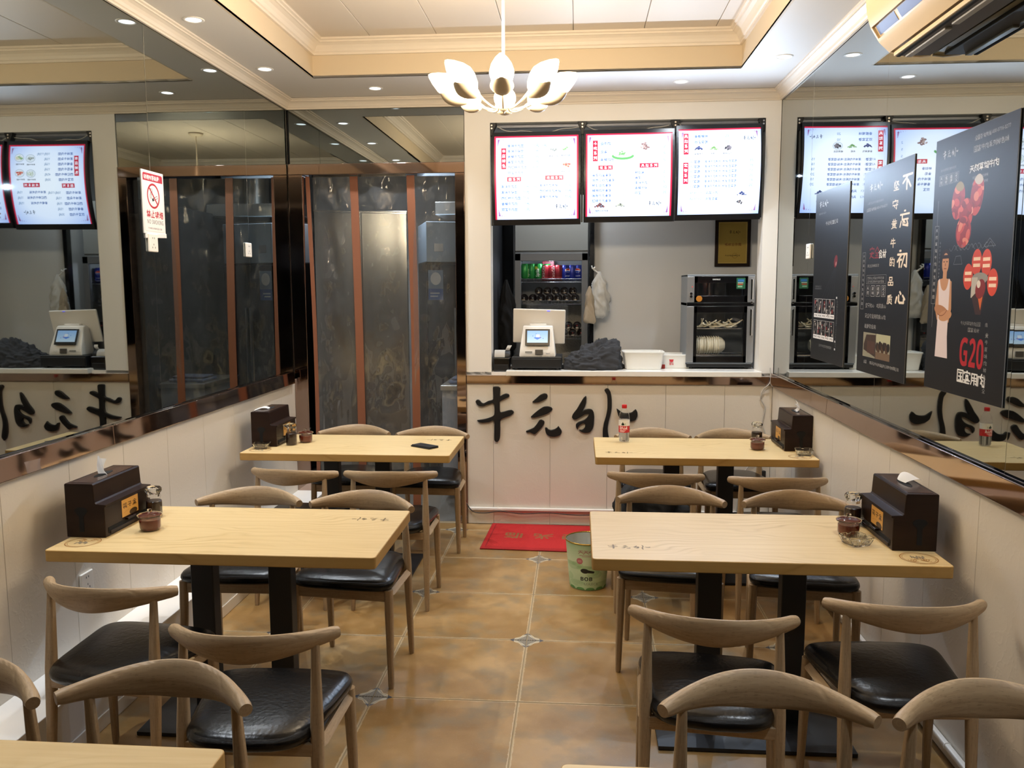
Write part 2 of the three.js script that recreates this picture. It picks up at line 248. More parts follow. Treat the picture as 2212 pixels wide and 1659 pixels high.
// floor of square tiles, each a piece of its own; small printed ornaments where every second corner meets
{
  const floor = structGroup('floor'); const T = 0.6, GX = -0.237, GZ = -5.627;
  const tileTex = [0, 1, 2, 3].map(n => tex(512, 512, (u, v) => {
    const a = fbm(u * 3 + n * 7.3, v * 3 + n * 3.1, 1 << 20, 1 << 20, 71 + n), b = fbm(u * 7 + n, v * 7, 1 << 20, 1 << 20, 77 + n), c = noise(u * 130, v * 130, 130, 130, 5 + n);
    let col = mixc(hexc(0xae8c5c), hexc(0x93703f), Math.min(1, Math.max(0, a * 2.6 - 0.8)));
    col = mixc(col, hexc(0x87765a), Math.min(1, Math.max(0, b * 2.4 - 1.05)) * 0.8); col = mixc(col, hexc(0xc4a67c), Math.max(0, c - 0.72) * 0.5);
    const e = Math.min(u, v, 1 - u, 1 - v) * 0.6, wob = 0.004 + 0.003 * noise((u + v) * 60, n, 1 << 20, 9, 3);
    if (e < wob + 0.003) col = mixc(col, hexc(0xc4b08e), 0.75);
    for (const [cx, cy] of [[0, 0], [1, 1]]) {
      const x = Math.abs(u - cx) * 0.6, y = Math.abs(v - cy) * 0.6, d = (x * x + y * y) ** 0.5, s = (x ** 0.74 + y ** 0.74) ** (1 / 0.74), edge = 0.094 - 0.004 * Math.cos(8 * Math.atan2(y, x));   // a diamond with points along the joints
      if (s < edge) {
        col = hexc(0xc9bea2); const ang = Math.atan2(y, x);
        if (s > edge - 0.006) col = hexc(0xd6c39c);
        if (s < 0.07) col = mixc(hexc(0x6a6357), hexc(0x9a907e), 0.5 + 0.5 * Math.sin(s * 420 + 2 * Math.cos(ang * 8)));
        if (d > 0.062 && d < 0.082) col = hexc(0x4c5464);
        if (Math.abs(s - edge + 0.012) < 0.0022) col = hexc(0x77706a);
      }
    }
    return col;
  }));
  const rough = tex(256, 256, (u, v) => 0.75 + 0.5 * (fbm(u * 6, v * 6, 6, 6, 83) - 0.5), false);
  const bump = tex(256, 256, (u, v) => fbm(u * 8, v * 8, 8, 8, 85), false);
  const mats = tileTex.map(t => std(0xffffff, 0.5, { map: t, roughnessMap: rough, bumpMap: bump, bumpScale: 0.0012 }));
  const x0 = XL, x1 = XR;
  for (let k = -1; k < 11; k++) for (let i = -3; i < 3; i++) {
    const ax = Math.max(x0, GX + i * T) + 0.0022, bx = Math.min(x1, GX + (i + 1) * T) - 0.0022, az = Math.max(ZB, GZ + k * T) + 0.0022, bz = Math.min(ZF, GZ + (k + 1) * T) - 0.0022;
    if (bx - ax < 0.01 || bz - az < 0.01) continue;
    const g = new RoundedBoxGeometry(bx - ax, 0.012, bz - az, 1, 0.0022).translate((ax + bx) / 2, -0.0062 + (rnd() - 0.5) * 0.0005, (az + bz) / 2);
    const p = g.attributes.position, uv = g.attributes.uv, odd = ((i + k) % 2 + 2) % 2, flip = rnd() < 0.5;
    for (let j = 0; j < p.count; j++) { let u = (p.getX(j) - GX - i * T) / T, v = (p.getZ(j) - GZ - k * T) / T; if (!odd) u = 1 - u; if (flip) [u, v] = [v, u]; uv.setXY(j, u, v); }
    obj('tile', g, mats[Math.floor(rnd() * 4)], floor);
  }
  obj('grout', bb(XL - 0.1, XR + 0.1, -0.06, -0.0035, ZB - 0.05, ZF), std(0x9c8a6c, 0.9), floor);
}
struct('floor', bb(-3.2, 1.6, -0.06, -0.003, -9.2, ZB - 0.05), std(0x6f6a62, 0.6));

// side walls: white panels below, grey mirror panes above
function sideWall(name, x, dir, seams, panelStart) {
  const w = structGroup(name), s = dir;   // dir: +1 when the wall faces +x
  obj('wall_core', bb(Math.min(x - s * 0.02, x - s * 0.16), Math.max(x - s * 0.02, x - s * 0.16), -0.06, 3.3, ZB - 0.15, ZF + 0.15), M.paint, w);
  for (let z = panelStart; z < ZF; z += 0.4) { const a = Math.max(z, ZB) + 0.0006, b = Math.min(z + 0.4, ZF) - 0.0006; if (b - a > 0.02) obj('panel', rb(Math.min(x, x - s * 0.02), Math.max(x, x - s * 0.02), 0, 1.03, a, b, 0.0025), M.wall, w); }
  seams.forEach((z, i) => {
    if (i === seams.length - 1) return;
    const a = z + 0.001, b = seams[i + 1] - 0.001, g = new RoundedBoxGeometry(0.006, 1.84, b - a, 1, 0.0015), m = obj('mirror_pane', g, M.mirror, w);
    m.position.set(x - s * 0.006, 1.99, (a + b) / 2); m.rotation.y = (rnd() - 0.5) * 0.0028; m.rotation.z = (rnd() - 0.5) * 0.002;
  });
  obj('mirror_backing', bb(Math.min(x - s * 0.012, x - s * 0.02), Math.max(x - s * 0.012, x - s * 0.02), 1.03, 2.96, ZB, ZF), M.black, w);
  return w;
}
sideWall('wall_left', XL, 1, [ZB + 0.012, -5.05, -3.88, -2.71, -1.54, -0.37, ZF], ZB - 0.12);
sideWall('wall_right', XR, -1, [ZB, -5.03, -3.85, -2.67, -1.49, -0.31, ZF], ZB - 0.22);
// boxed ledge along the foot of the mirror wall
{ const l = structGroup('wall_ledge'); obj('ledge_top', rb(XL, -1.808, 0.213, 0.225, ZB + 0.014, ZF, 0.003), M.white, l); obj('ledge_front', rb(-1.822, -1.812, 0, 0.213, ZB + 0.014, ZF, 0.002), M.white, l); obj('skirting', rb(-1.812, -1.804, 0, 0.06, ZB + 0.014, ZF, 0.003), M.white, l); }
// copper-coloured mirror trim along the foot of the panes
const trimBar = (x0, x1, y0, y1, z0, z1, tilt = 0) => { const m = struct('trim', rbox(x1 - x0, y1 - y0, z1 - z0, 0.004), M.copper); m.position.set((x0 + x1) / 2, (y0 + y1) / 2, (z0 + z1) / 2); m.rotation.z = tilt; return m; };
function trimSide(x, s, cuts) { for (let i = 0; i < cuts.length - 1; i++) { const a = Math.min(x, x + s * 0.024), b = Math.max(x, x + s * 0.024); trimBar(a, b, 1.008, 1.094, cuts[i] + 0.0006, cuts[i + 1] - 0.0006, s * 0.055); } }
trimSide(XL, 1, [ZB + 0.07, -3.4, -1.0, ZF]); trimSide(XR, -1, [ZB, -4.46, -2.2, 0.2, ZF]);

// back wall: low panelled wall, two piers and a header round the counter opening
{
  const w = structGroup('wall_back'), t = 0.15;
  const OX0 = -0.605, OX1 = 1.226, OY0 = 1.09, OY1 = 2.785;
  obj('wall_core', [bb(DX, XR, -0.06, OY0 - 0.005, ZB - t, ZB - 0.012)], M.paint, w);
  for (let x = -0.594 - 0.4; x < XR; x += 0.4) { const a = Math.max(x, DX) + 0.0006, b = Math.min(x + 0.4, XR) - 0.0006; if (b - a > 0.02) obj('panel', rb(a, b, 0, 1.01, ZB - 0.012, ZB, 0.0025), M.wall, w); }
  obj('pier', [bb(DX, OX0, OY0 - 0.02, 3.2, ZB - t, ZB)], M.white, w); obj('pier', [bb(OX1, XR, OY0 - 0.02, 3.2, ZB - t, ZB)], M.white, w);
  obj('header', bb(OX0, OX1, OY1, 3.2, ZB - t, ZB), M.white, w);
  obj('sill', bb(DX, XR, OY0 - 0.03, OY0, ZB - t, ZB), M.white, w);
  // above the doorway: a mirror
  obj('lintel', bb(XL, DX, 2.535, 3.2, ZB - t, ZB - 0.012), M.black, w);
  const m1 = obj('mirror_pane', rb(XL + 0.012, DX - 0.004, 2.53, 2.91, ZB - 0.01, ZB - 0.004, 0.0012), M.mirror, w); m1.rotation.x = 0;
  trimBar(DX, XR - 0.024, 1.008, 1.068, ZB, ZB + 0.014);
}
// doorway lined with the same copper mirror
{
  const d = structGroup('door_1');
  obj('door_frame', rb(XL + 0.001, -1.915, 0, 2.456, ZB - 0.14, ZB + 0.012, 0.004), M.copper, d);
  obj('door_frame', rb(-0.848, DX - 0.001, 0, 2.456, ZB - 0.14, ZB + 0.012, 0.004), M.copper, d);
  obj('door_frame', rb(XL + 0.001, DX - 0.001, 2.456, 2.53, ZB - 0.14, ZB + 0.012, 0.004), M.copper, d);
}
struct('wall_front', [bb(XL - 0.1, XR + 0.1, -0.06, 3.3, ZF, ZF + 0.12)], M.nightGlass);

// ceiling: a dropped soffit round a tray of long panels, with crown mouldings
{
  const c = structGroup('ceiling');
  const ring = [[XL, XR, TRAY.z1, ZF], [XL, XR, ZB, TRAY.z0], [XL, TRAY.x0, TRAY.z0, TRAY.z1], [TRAY.x1, XR, TRAY.z0, TRAY.z1]];
  for (const [a, b, e, f] of ring) obj('soffit', bb(a, b, YC, YC + 0.012, e, f), M.soffit, c);
  obj('tray_side', bb(TRAY.x0 - 0.012, TRAY.x0, YC, YT, TRAY.z0, TRAY.z1), M.tray, c); obj('tray_side', bb(TRAY.x1, TRAY.x1 + 0.012, YC, YT, TRAY.z0, TRAY.z1), M.tray, c);
  obj('tray_side', bb(TRAY.x0, TRAY.x1, YC, YT, TRAY.z0 - 0.012, TRAY.z0), M.tray, c); obj('tray_side', bb(TRAY.x0, TRAY.x1, YC, YT, TRAY.z1, TRAY.z1 + 0.012), M.tray, c);
  const seams = [TRAY.x0 - 0.02, -1.255, -0.852, -0.445, -0.04, 0.372, 0.784, TRAY.x1 + 0.02];
  for (let i = 0; i < seams.length - 1; i++) obj('panel', rb(seams[i] + 0.0015, seams[i + 1] - 0.0015, YT, YT + 0.012, TRAY.z0 - 0.02, TRAY.z1 + 0.02, 0.003), M.ceiling, c);
  obj('ceiling_slab', bb(XL - 0.1, XR + 0.1, YT + 0.014, YT + 0.12, ZB - 0.1, ZF + 0.1), M.paint, c);
}
const CROWN = [[0, 0], [0.012, 0], [0.012, 0.01], [0.018, 0.014], [0.024, 0.026], [0.034, 0.038], [0.048, 0.046], [0.054, 0.047], [0.054, 0.054], [0.064, 0.057], [0.064, 0.065], [0.07, 0.065]];
function crown(x0, x1, z0, z1, y, k = 1) {   // one moulding per side, mitred at the corners; the profile runs from the wall out to the ceiling
  const at = (d, c) => [[x0 + d, z0 + d], [x1 - d, z0 + d], [x1 - d, z1 - d], [x0 + d, z1 - d]][c];
  for (let c = 0; c < 4; c++) {
    const g = skin(CROWN.map(([d, h]) => [at(d * k, c), at(d * k, (c + 1) % 4)].map(([x, z]) => V(x, y + h * k, z))), false, false), q = g.toNonIndexed(); q.computeVertexNormals(); metric(q);
    const m = struct('trim', q, M.molding); m.material.side = THREE.DoubleSide;
  }
}
crown(XL, XR, ZB, ZF, YC - 0.065); crown(TRAY.x0, TRAY.x1, TRAY.z0, TRAY.z1, YT - 0.085, 1.3);

// the kitchen behind the counter and the doorway
struct('wall_kitchen', [bb(0.1, 1.6, 0, 2.9, -6.7, -6.56)], M.kitchenWall);
struct('wall_kitchen_side', [bb(1.4, 1.5, 0, 2.9, -6.56, ZB - 0.15)], M.kitchenWall);
struct('wall_kitchen_back', [bb(-3.2, 0.6, 0, 2.9, -9.2, -9.1)], M.kitchenWall);
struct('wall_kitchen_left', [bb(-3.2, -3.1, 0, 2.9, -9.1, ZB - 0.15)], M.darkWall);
struct('wall_kitchen_right', [bb(0.1, 0.2, 0, 2.9, -9.1, -6.7)], M.kitchenWall);
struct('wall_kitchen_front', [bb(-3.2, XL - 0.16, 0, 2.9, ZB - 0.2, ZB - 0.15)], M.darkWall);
struct('ceiling_kitchen', [bb(-3.2, 1.6, 2.9, 2.95, -9.2, ZB - 0.15)], M.kitchenWall);
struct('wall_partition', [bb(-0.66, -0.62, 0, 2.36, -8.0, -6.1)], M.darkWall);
struct('trim', [rb(0.083, 0.117, 0, 2.4, -6.56, -6.5, 0.003)], M.blackGloss);

// ---------------------------------------------------------------- lamps
{
  M.petal = std(0xfff2dc, 0.4, { emissive: LIGHT.petal.color, emissiveIntensity: LIGHT.petal.glow });
  M.lampMetal = std(0xd9c9b0, 0.35);
  const L = thing('chandelier', 'white chandelier with eight glowing tulip shades hanging on a thin rod', 'chandelier', [-0.31, 2.39, -3.5]);
  obj('stem', [rod(V(0, 0.03, 0), V(0, YT - 2.39 - 0.01, 0), [[0, 0.0065], [1, 0.0065]], 10), cyl(0.022, 0.1, 0, 0.07, 0), lathe([[0.0001, 0], [0.012, 0.004], [0.02, 0.018], [0.022, 0.03]], 20)], M.lampMetal, L);
  obj('canopy', lathe([[0.0001, -0.03], [0.05, -0.028], [0.066, -0.016], [0.07, 0], [0.0001, 0]], 32).translate(0, YT - 2.39 - 0.001, 0), M.lampMetal, L);
  const bulb = smooth(lathe([[0.0001, 0], [0.013, 0.002], [0.029, 0.022], [0.043, 0.052], [0.048, 0.08], [0.041, 0.112], [0.026, 0.145], [0.01, 0.17], [0.0001, 0.178]], 24), 1);
  const leaf = (() => { const rings = []; for (let i = 0; i <= 10; i++) { const t = i / 10, w = 0.01 + 0.05 * Math.sin(Math.PI * Math.min(1, t * 1.05)) ** 0.8 * (1 - 0.35 * t), r = []; for (let j = 0; j <= 8; j++) { const a = (j / 8 - 0.5) * 2.2; r.push(V(Math.sin(a) * w, t * 0.135 - 0.012, 0.004 + Math.cos(a) * (0.008 + 0.05 * Math.sin(Math.PI * Math.min(1, 0.1 + t * 0.8))))); } rings.push(r); } const g = skin(rings, false, false); g.computeVertexNormals(); return g; })();
  M.leaf = std(0xd2c2a8, 0.4, { side: THREE.DoubleSide });
  for (let k = 0; k < 8; k++) {
    const a = k * Math.PI / 4 + Math.PI / 2 - 0.06, ux = Math.cos(a), uz = Math.sin(a), P = (r, y) => V(ux * r, y, uz * r);
    const pts = [P(0.026, 0.1), P(0.026, 0.035), P(0.034, 0.012), P(0.055, 0.01), P(0.1, 0.026), P(0.15, 0.058)];
    const arm = obj('arm', tube(pts.map(p => [p.x, p.y, p.z]), 0.0055, 24, 8), M.lampMetal, L);
    const dir = V(ux * Math.cos(0.5), Math.sin(0.5), uz * Math.cos(0.5)), q = new THREE.Quaternion().setFromRotationMatrix(new THREE.Matrix4().makeBasis(V(-uz, 0, ux), dir, V(-uz, 0, ux).cross(dir)));
    const s = obj('shade', bulb, M.petal, L); s.position.copy(P(0.15, 0.064)); s.quaternion.copy(q);
    const c = obj('leaf', leaf, M.leaf, L); c.position.copy(P(0.147, 0.06)); c.quaternion.copy(new THREE.Quaternion().setFromRotationMatrix(new THREE.Matrix4().makeBasis(V(uz, 0, -ux), dir, V(uz, 0, -ux).cross(dir))));
    const p = new THREE.PointLight(LIGHT.petal.color, LIGHT.petal.power); p.position.copy(P(0.15, 0.064)).addScaledVector(dir, 0.09).add(L.position); p.castShadow = true; p.shadow.radius = 2; p.name = 'chandelier_bulb'; scene.add(p);
  }
}
{
  M.lens = std(0xffffff, 0.4, { emissive: LIGHT.down.color, emissiveIntensity: LIGHT.down.glow });
  const ring = lathe([[0.036, 0.004], [0.037, -0.003], [0.044, -0.0045], [0.05, -0.002], [0.051, 0.001], [0.051, 0.004]], 32), lens = lathe([[0.0001, -0.0008], [0.036, -0.0008], [0.037, 0.004], [0.0001, 0.004]], 28);
  const spots = [[-1.85, -4.97, 'round recessed downlight by the inner corner over the wall side of the phone table'], [-1.85, -4.05, 'round recessed downlight above the no smoking notice'], [-1.85, -3.05, ''], [-1.85, -2.0, ''], [-1.32, -5.5, 'round recessed downlight in front of the doorway'], [0.635, -5.5, 'round recessed downlight above the middle menu screen'], [1.14, -4.97, 'round recessed downlight by the posters near the menu screens'], [1.14, -2.3, ''], [0.85, -0.9, '']];  // entries without a label are added, out of view, to brighten near the camera
  for (const [x, z, l] of spots) {
    const t = thing('downlight', l || 'added round recessed downlight beyond the top of the picture, for brightness near the camera', 'downlight', [x, YC, z], 0, l ? undefined : 'added downlights out of view');
    obj('trim_ring', ring, M.white, t); obj('lens', lens, M.lens, t);
    const s = new THREE.SpotLight(LIGHT.down.color, LIGHT.down.power, 0, 1.0, 0.75); s.position.set(x, YC - 0.012, z); s.target.position.set(x, 0, z); s.castShadow = true; s.shadow.radius = 1.5; s.name = 'downlight_beam'; scene.add(s, s.target);
  }
  const k = thing('ceiling_lamp', 'flat kitchen ceiling lamp behind the doorway', 'lamp', [-1.5, 2.9, -7.3]);
  M.kLens = std(0xffffff, 0.4, { emissive: LIGHT.kitchen.color, emissiveIntensity: LIGHT.kitchen.glow });
  obj('lamp_frame', rb(-0.16, 0.16, -0.03, 0, -0.16, 0.16, 0.005), M.white, k); obj('diffuser', rb(-0.15, 0.15, -0.036, -0.029, -0.15, 0.15, 0.003), M.kLens, k);
  for (const [x, z] of [[-1.5, -7.3], [-0.1, -6.3]]) { const p = new THREE.SpotLight(LIGHT.kitchen.color, LIGHT.kitchen.power * (x < -1 ? 1 : 0.45), 0, 1.35, 0.6); p.position.set(x, 2.84, z); p.target.position.set(x, 0, z); p.castShadow = true; p.shadow.radius = 4; p.name = 'kitchen_lamp_beam'; scene.add(p, p.target); }
  const k2 = thing('ceiling_lamp', 'small kitchen ceiling lamp above the drinks cooler', 'lamp', [-0.1, 2.9, -6.3]);
  obj('lamp_frame', rb(-0.1, 0.1, -0.03, 0, -0.1, 0.1, 0.005), M.white, k2); obj('diffuser', rb(-0.09, 0.09, -0.036, -0.029, -0.09, 0.09, 0.003), M.kLens, k2);
}

// ---------------------------------------------------------------- chairs with a curved horn back
const chair0 = (() => {
  const t = thing('dining_chair', '', 'chair'); 
  // the bow: thick and flat in the middle, round at the horns
  const N = 44, R = 18, rings = [], c = s => V(0.232 * s + 0.006 * s * s * s, 0.708 + 0.014 * (1 - s * s), -0.135 * (1 - Math.abs(s) ** 2.15));
  for (let i = 0; i <= N; i++) {
    const s = -1 + 2 * i / N, p = c(s), T = c(Math.min(1, s + 0.01)).sub(c(Math.max(-1, s - 0.01))).normalize(), m = Math.max(0, 1 - Math.abs(s) ** 1.7) ** 1.15;
    const lean = 0.22 * m, up = V(0, 1, 0), out = T.clone().cross(up).normalize(), U = up.clone().addScaledVector(T, -T.y).normalize();
    const hh = 0.0185 + 0.027 * m, ht = 0.0185 - 0.0035 * m, end = 1 - Math.abs(s), cap = end < 0.03 ? 0.86 + 0.14 * Math.sqrt(Math.min(1, end / 0.03)) : 1, ring = [];
    for (let j = 0; j < R; j++) { const a = j / R * 2 * Math.PI, y = Math.sin(a) * hh * cap, d = Math.cos(a) * ht * cap * (y < 0 ? 1 - 0.25 * m : 1); ring.push(p.clone().addScaledVector(U, y - 0.014 * m).addScaledVector(out, d - y * lean)); }
    rings.push(ring);
  }
  const bow = outward(skin(rings)); bow.computeVertexNormals(); obj('backrest', smooth(bow, 0.7), M.oak, t);
  for (const s of [-1, 1]) {
    obj('leg', rod(V(0.195 * s, 0, -0.1), V(0.188 * s, 0.702, -0.052), [[0, 0.0105], [0.02, 0.0125], [0.5, 0.0185], [0.63, 0.0195], [0.8, 0.016], [1, 0.0115]]), M.oak, t);
    obj('leg', rod(V(0.215 * s, 0, 0.245), V(0.207 * s, 0.424, 0.232), [[0, 0.0105], [0.03, 0.0125], [0.75, 0.0185], [1, 0.0185]]), M.oak, t);
    obj('seat_rail', rod(V(0.193 * s, 0.398, -0.078), V(0.207 * s, 0.398, 0.235), [[0, 0.011], [0.1, 0.019], [0.9, 0.019], [1, 0.011]], 4).translate(0, 0, 0), M.oak, t);
  }
  obj('seat_rail', rb(-0.2, 0.2, 0.373, 0.418, 0.22, 0.24, 0.004), M.oak, t);
  obj('seat_rail', rb(-0.188, 0.188, 0.378, 0.418, -0.088, -0.068, 0.004), M.oak, t);
  // cushion: a rounded trapezoid, wide in front
  const outline = a => {
    const cx = Math.cos(a), sz = Math.sin(a), e = 0.3, x = Math.sign(cx) * Math.abs(cx) ** e, z = Math.sign(sz) * Math.abs(sz) ** e, k = (z + 1) / 2;
    let hw = 0.172 + 0.063 * k; const zz = -0.135 + (0.272 + 0.135) * k - (z < 0 ? 0.03 * (1 - x * x) * -z : -0.012 * (1 - x * x) * z);
    return [x * hw, zz];
  };
  const lay = [[0.02, 1, 0.4835], [0.4, 1, 0.482], [0.7, 1, 0.478], [0.88, 1, 0.472], [0.96, 1, 0.464], [0.99, 1, 0.454], [1, 1, 0.444], [0.985, 1, 0.432], [0.94, 1, 0.424], [0.5, 1, 0.419], [0.02, 1, 0.419]];
  const pad = lay.map(([s, , y]) => { const r = []; for (let j = 0; j < 56; j++) { const [x, z] = outline(j / 56 * 2 * Math.PI); const X = x * s, Z = 0.06 + (z - 0.06) * s, q = Math.min(1, s / 0.88); r.push(V(X, y > 0.47 ? 0.484 - 0.010 * q ** 4 * 0.7 - 0.0035 * ((X / 0.22) ** 2 + ((Z - 0.06) / 0.2) ** 2) : y, Z)); } return r; });
  const pg = outward(skin(pad)); pg.computeVertexNormals(); metric(pg); obj('cushion', smooth(pg, 1.2), M.leather, t);
  return t;
})();
const TABLE = { L1: 'pale table cropped at the lower corner of the picture under the mirror with the notice', L2: 'table whose tissue stands straight up', L3: 'table with the phone', R1: 'table cropped at the bottom edge nearest the posters', R2: 'table beside the green bin', R3: 'table with the water bottle' };
const SEATS = [
  ['L2', -1.525, -2.543, -7.1, 'near', 'wall'], ['L2', -0.915, -2.225, 1.9, 'near', 'aisle'], ['L2', -1.493, -3.602, 1.8, 'far', 'wall'], ['L2', -0.964, -3.57, -6.3, 'far', 'aisle'],
  ['L3', -1.493, -4.245, -6.7, 'near', 'wall'], ['L3', -0.977, -4.24, 2.5, 'near', 'aisle'], ['L3', -1.49, -5.395, 1, 'far', 'wall'], ['L3', -0.955, -5.36, -2, 'far', 'aisle'],
  ['L1', -1.0, -1.79, -2.4, 'far', 'aisle'], ['L1', -1.515, -1.775, 0, 'far', 'wall'],
  ['R1', 0.437, -1.84, -1.8, 'far', 'aisle'], ['R1', 0.957, -1.83, 1, 'far', 'wall'],
  ['R2', 0.403, -2.431, -6.2, 'near', 'aisle'], ['R2', 1.002, -2.567, 2.3, 'near', 'wall'], ['R2', 0.423, -3.747, -6.1, 'far', 'aisle'], ['R2', 0.98, -3.7, -7, 'far', 'wall'],
  ['R3', 0.403, -4.283, -3.6, 'near', 'aisle'], ['R3', 1.005, -4.228, 0.3, 'near', 'wall'], ['R3', 0.485, -5.389, -0.2, 'far', 'aisle'], ['R3', 1.0, -5.4, 4, 'far', 'wall'],
];
const SHORT = { L1: 'the corner-cropped table', L2: 'the upright-tissue table', L3: 'the phone table', R1: 'the bottom-edge table', R2: 'the green-bin table', R3: 'the water-bottle table' };
SEATS.forEach(([t, x, z, a, row, side], i) => {
  const turn = a * Math.PI / 180 + (row === 'near' ? Math.PI : 0), label = `oak horn-back chair at ${SHORT[t]}, ${side} side, ${row === 'near' ? 'seen from behind' : 'its front toward us'}`;
  if (!i) { chair0.position.set(x, 0, z); chair0.rotation.y = turn; chair0.userData = { label, category: 'chair', group: 'oak horn-back chairs' }; } else dup(chair0, [x, 0, z], turn, label, 'oak horn-back chairs');
});

// ---------------------------------------------------------------- tables
const markTex = canvasTex(512, 192, (x, w, h) => { x.clearRect(0, 0, w, h); brush(x, 12, 16, 488, '#6b552f', 160); });
const roundTex = canvasTex(256, 256, x => {
  x.strokeStyle = '#9a6a34'; x.lineWidth = 7; x.beginPath(); x.arc(128, 128, 118, 0, 7); x.stroke(); x.lineWidth = 3; x.beginPath(); x.arc(128, 128, 105, 0, 7); x.stroke();
  x.strokeStyle = '#a4743c'; x.lineWidth = 5; for (let k = 0; k < 9; k++) { x.beginPath(); x.arc(70 + k * 14, 168 + 14 * Math.sin(k), 26, k, k + 3.4); x.stroke(); }
  x.fillStyle = '#6f6a60'; for (let k = 0; k < 7; k++) x.fillRect(84 + k * 13, 80 + (k % 3) * 12, 9, 40);
});
M.mark = std(0xffffff, 0.5, { map: markTex, transparent: true }); M.roundMark = std(0xffffff, 0.5, { map: roundTex, transparent: true });
const TL = 1.205, TW = 0.62;
const table0 = (() => {
  const t = thing('dining_table', '', 'table');
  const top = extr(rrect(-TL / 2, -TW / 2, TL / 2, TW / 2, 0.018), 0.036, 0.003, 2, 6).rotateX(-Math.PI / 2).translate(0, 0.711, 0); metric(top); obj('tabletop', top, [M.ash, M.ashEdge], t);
  const decal = (name, w, h, mat, x, z, turn) => { const g = new THREE.PlaneGeometry(w, h).rotateX(-Math.PI / 2).rotateY(turn).translate(x, 0.7504, z); return obj(name, g, mat, t); };
  decal('printed_lettering', 0.16, 0.06, M.mark, -TL / 2 + 0.135, TW / 2 - 0.14, 0);
  decal('printed_emblem', 0.13, 0.13, M.roundMark, TL / 2 - 0.085, TW / 2 - 0.085, 0);
  for (const s of [-1, 1]) obj('leg', [rb(s * 0.155 - 0.045, s * 0.155 + 0.045, 0.03, 0.708, -0.03, 0.03, 0.004), rb(s * 0.155 - 0.11, s * 0.155 + 0.11, 0.7, 0.708, -0.16, 0.16, 0.002)], M.powder, t);
  const foot = new THREE.CylinderGeometry(0.30, 0.5, 0.022, 4, 1).rotateY(Math.PI / 4).scale(1, 1, 0.58).translate(0, 0.027, 0);
  obj('base', [foot.toNonIndexed(), bb(-0.3535, 0.3535, 0.003, 0.0165, -0.205, 0.205)].map(g => { if (!g.attributes.normal) g.computeVertexNormals(); return metric(g); }), M.powder, t);
  return t;
})();
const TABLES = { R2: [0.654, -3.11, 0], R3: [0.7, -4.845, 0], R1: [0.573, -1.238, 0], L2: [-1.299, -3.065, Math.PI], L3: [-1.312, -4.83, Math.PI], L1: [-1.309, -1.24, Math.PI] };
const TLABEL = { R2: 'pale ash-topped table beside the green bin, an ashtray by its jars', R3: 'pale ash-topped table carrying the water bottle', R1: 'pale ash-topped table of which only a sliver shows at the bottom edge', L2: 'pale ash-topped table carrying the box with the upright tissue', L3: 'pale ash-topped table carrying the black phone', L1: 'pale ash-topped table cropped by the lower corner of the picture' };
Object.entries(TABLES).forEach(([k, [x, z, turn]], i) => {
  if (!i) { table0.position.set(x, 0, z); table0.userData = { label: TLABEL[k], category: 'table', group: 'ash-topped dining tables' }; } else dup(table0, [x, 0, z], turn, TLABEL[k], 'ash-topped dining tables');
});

// ---------------------------------------------------------------- on the tables
const Y = 0.7502;
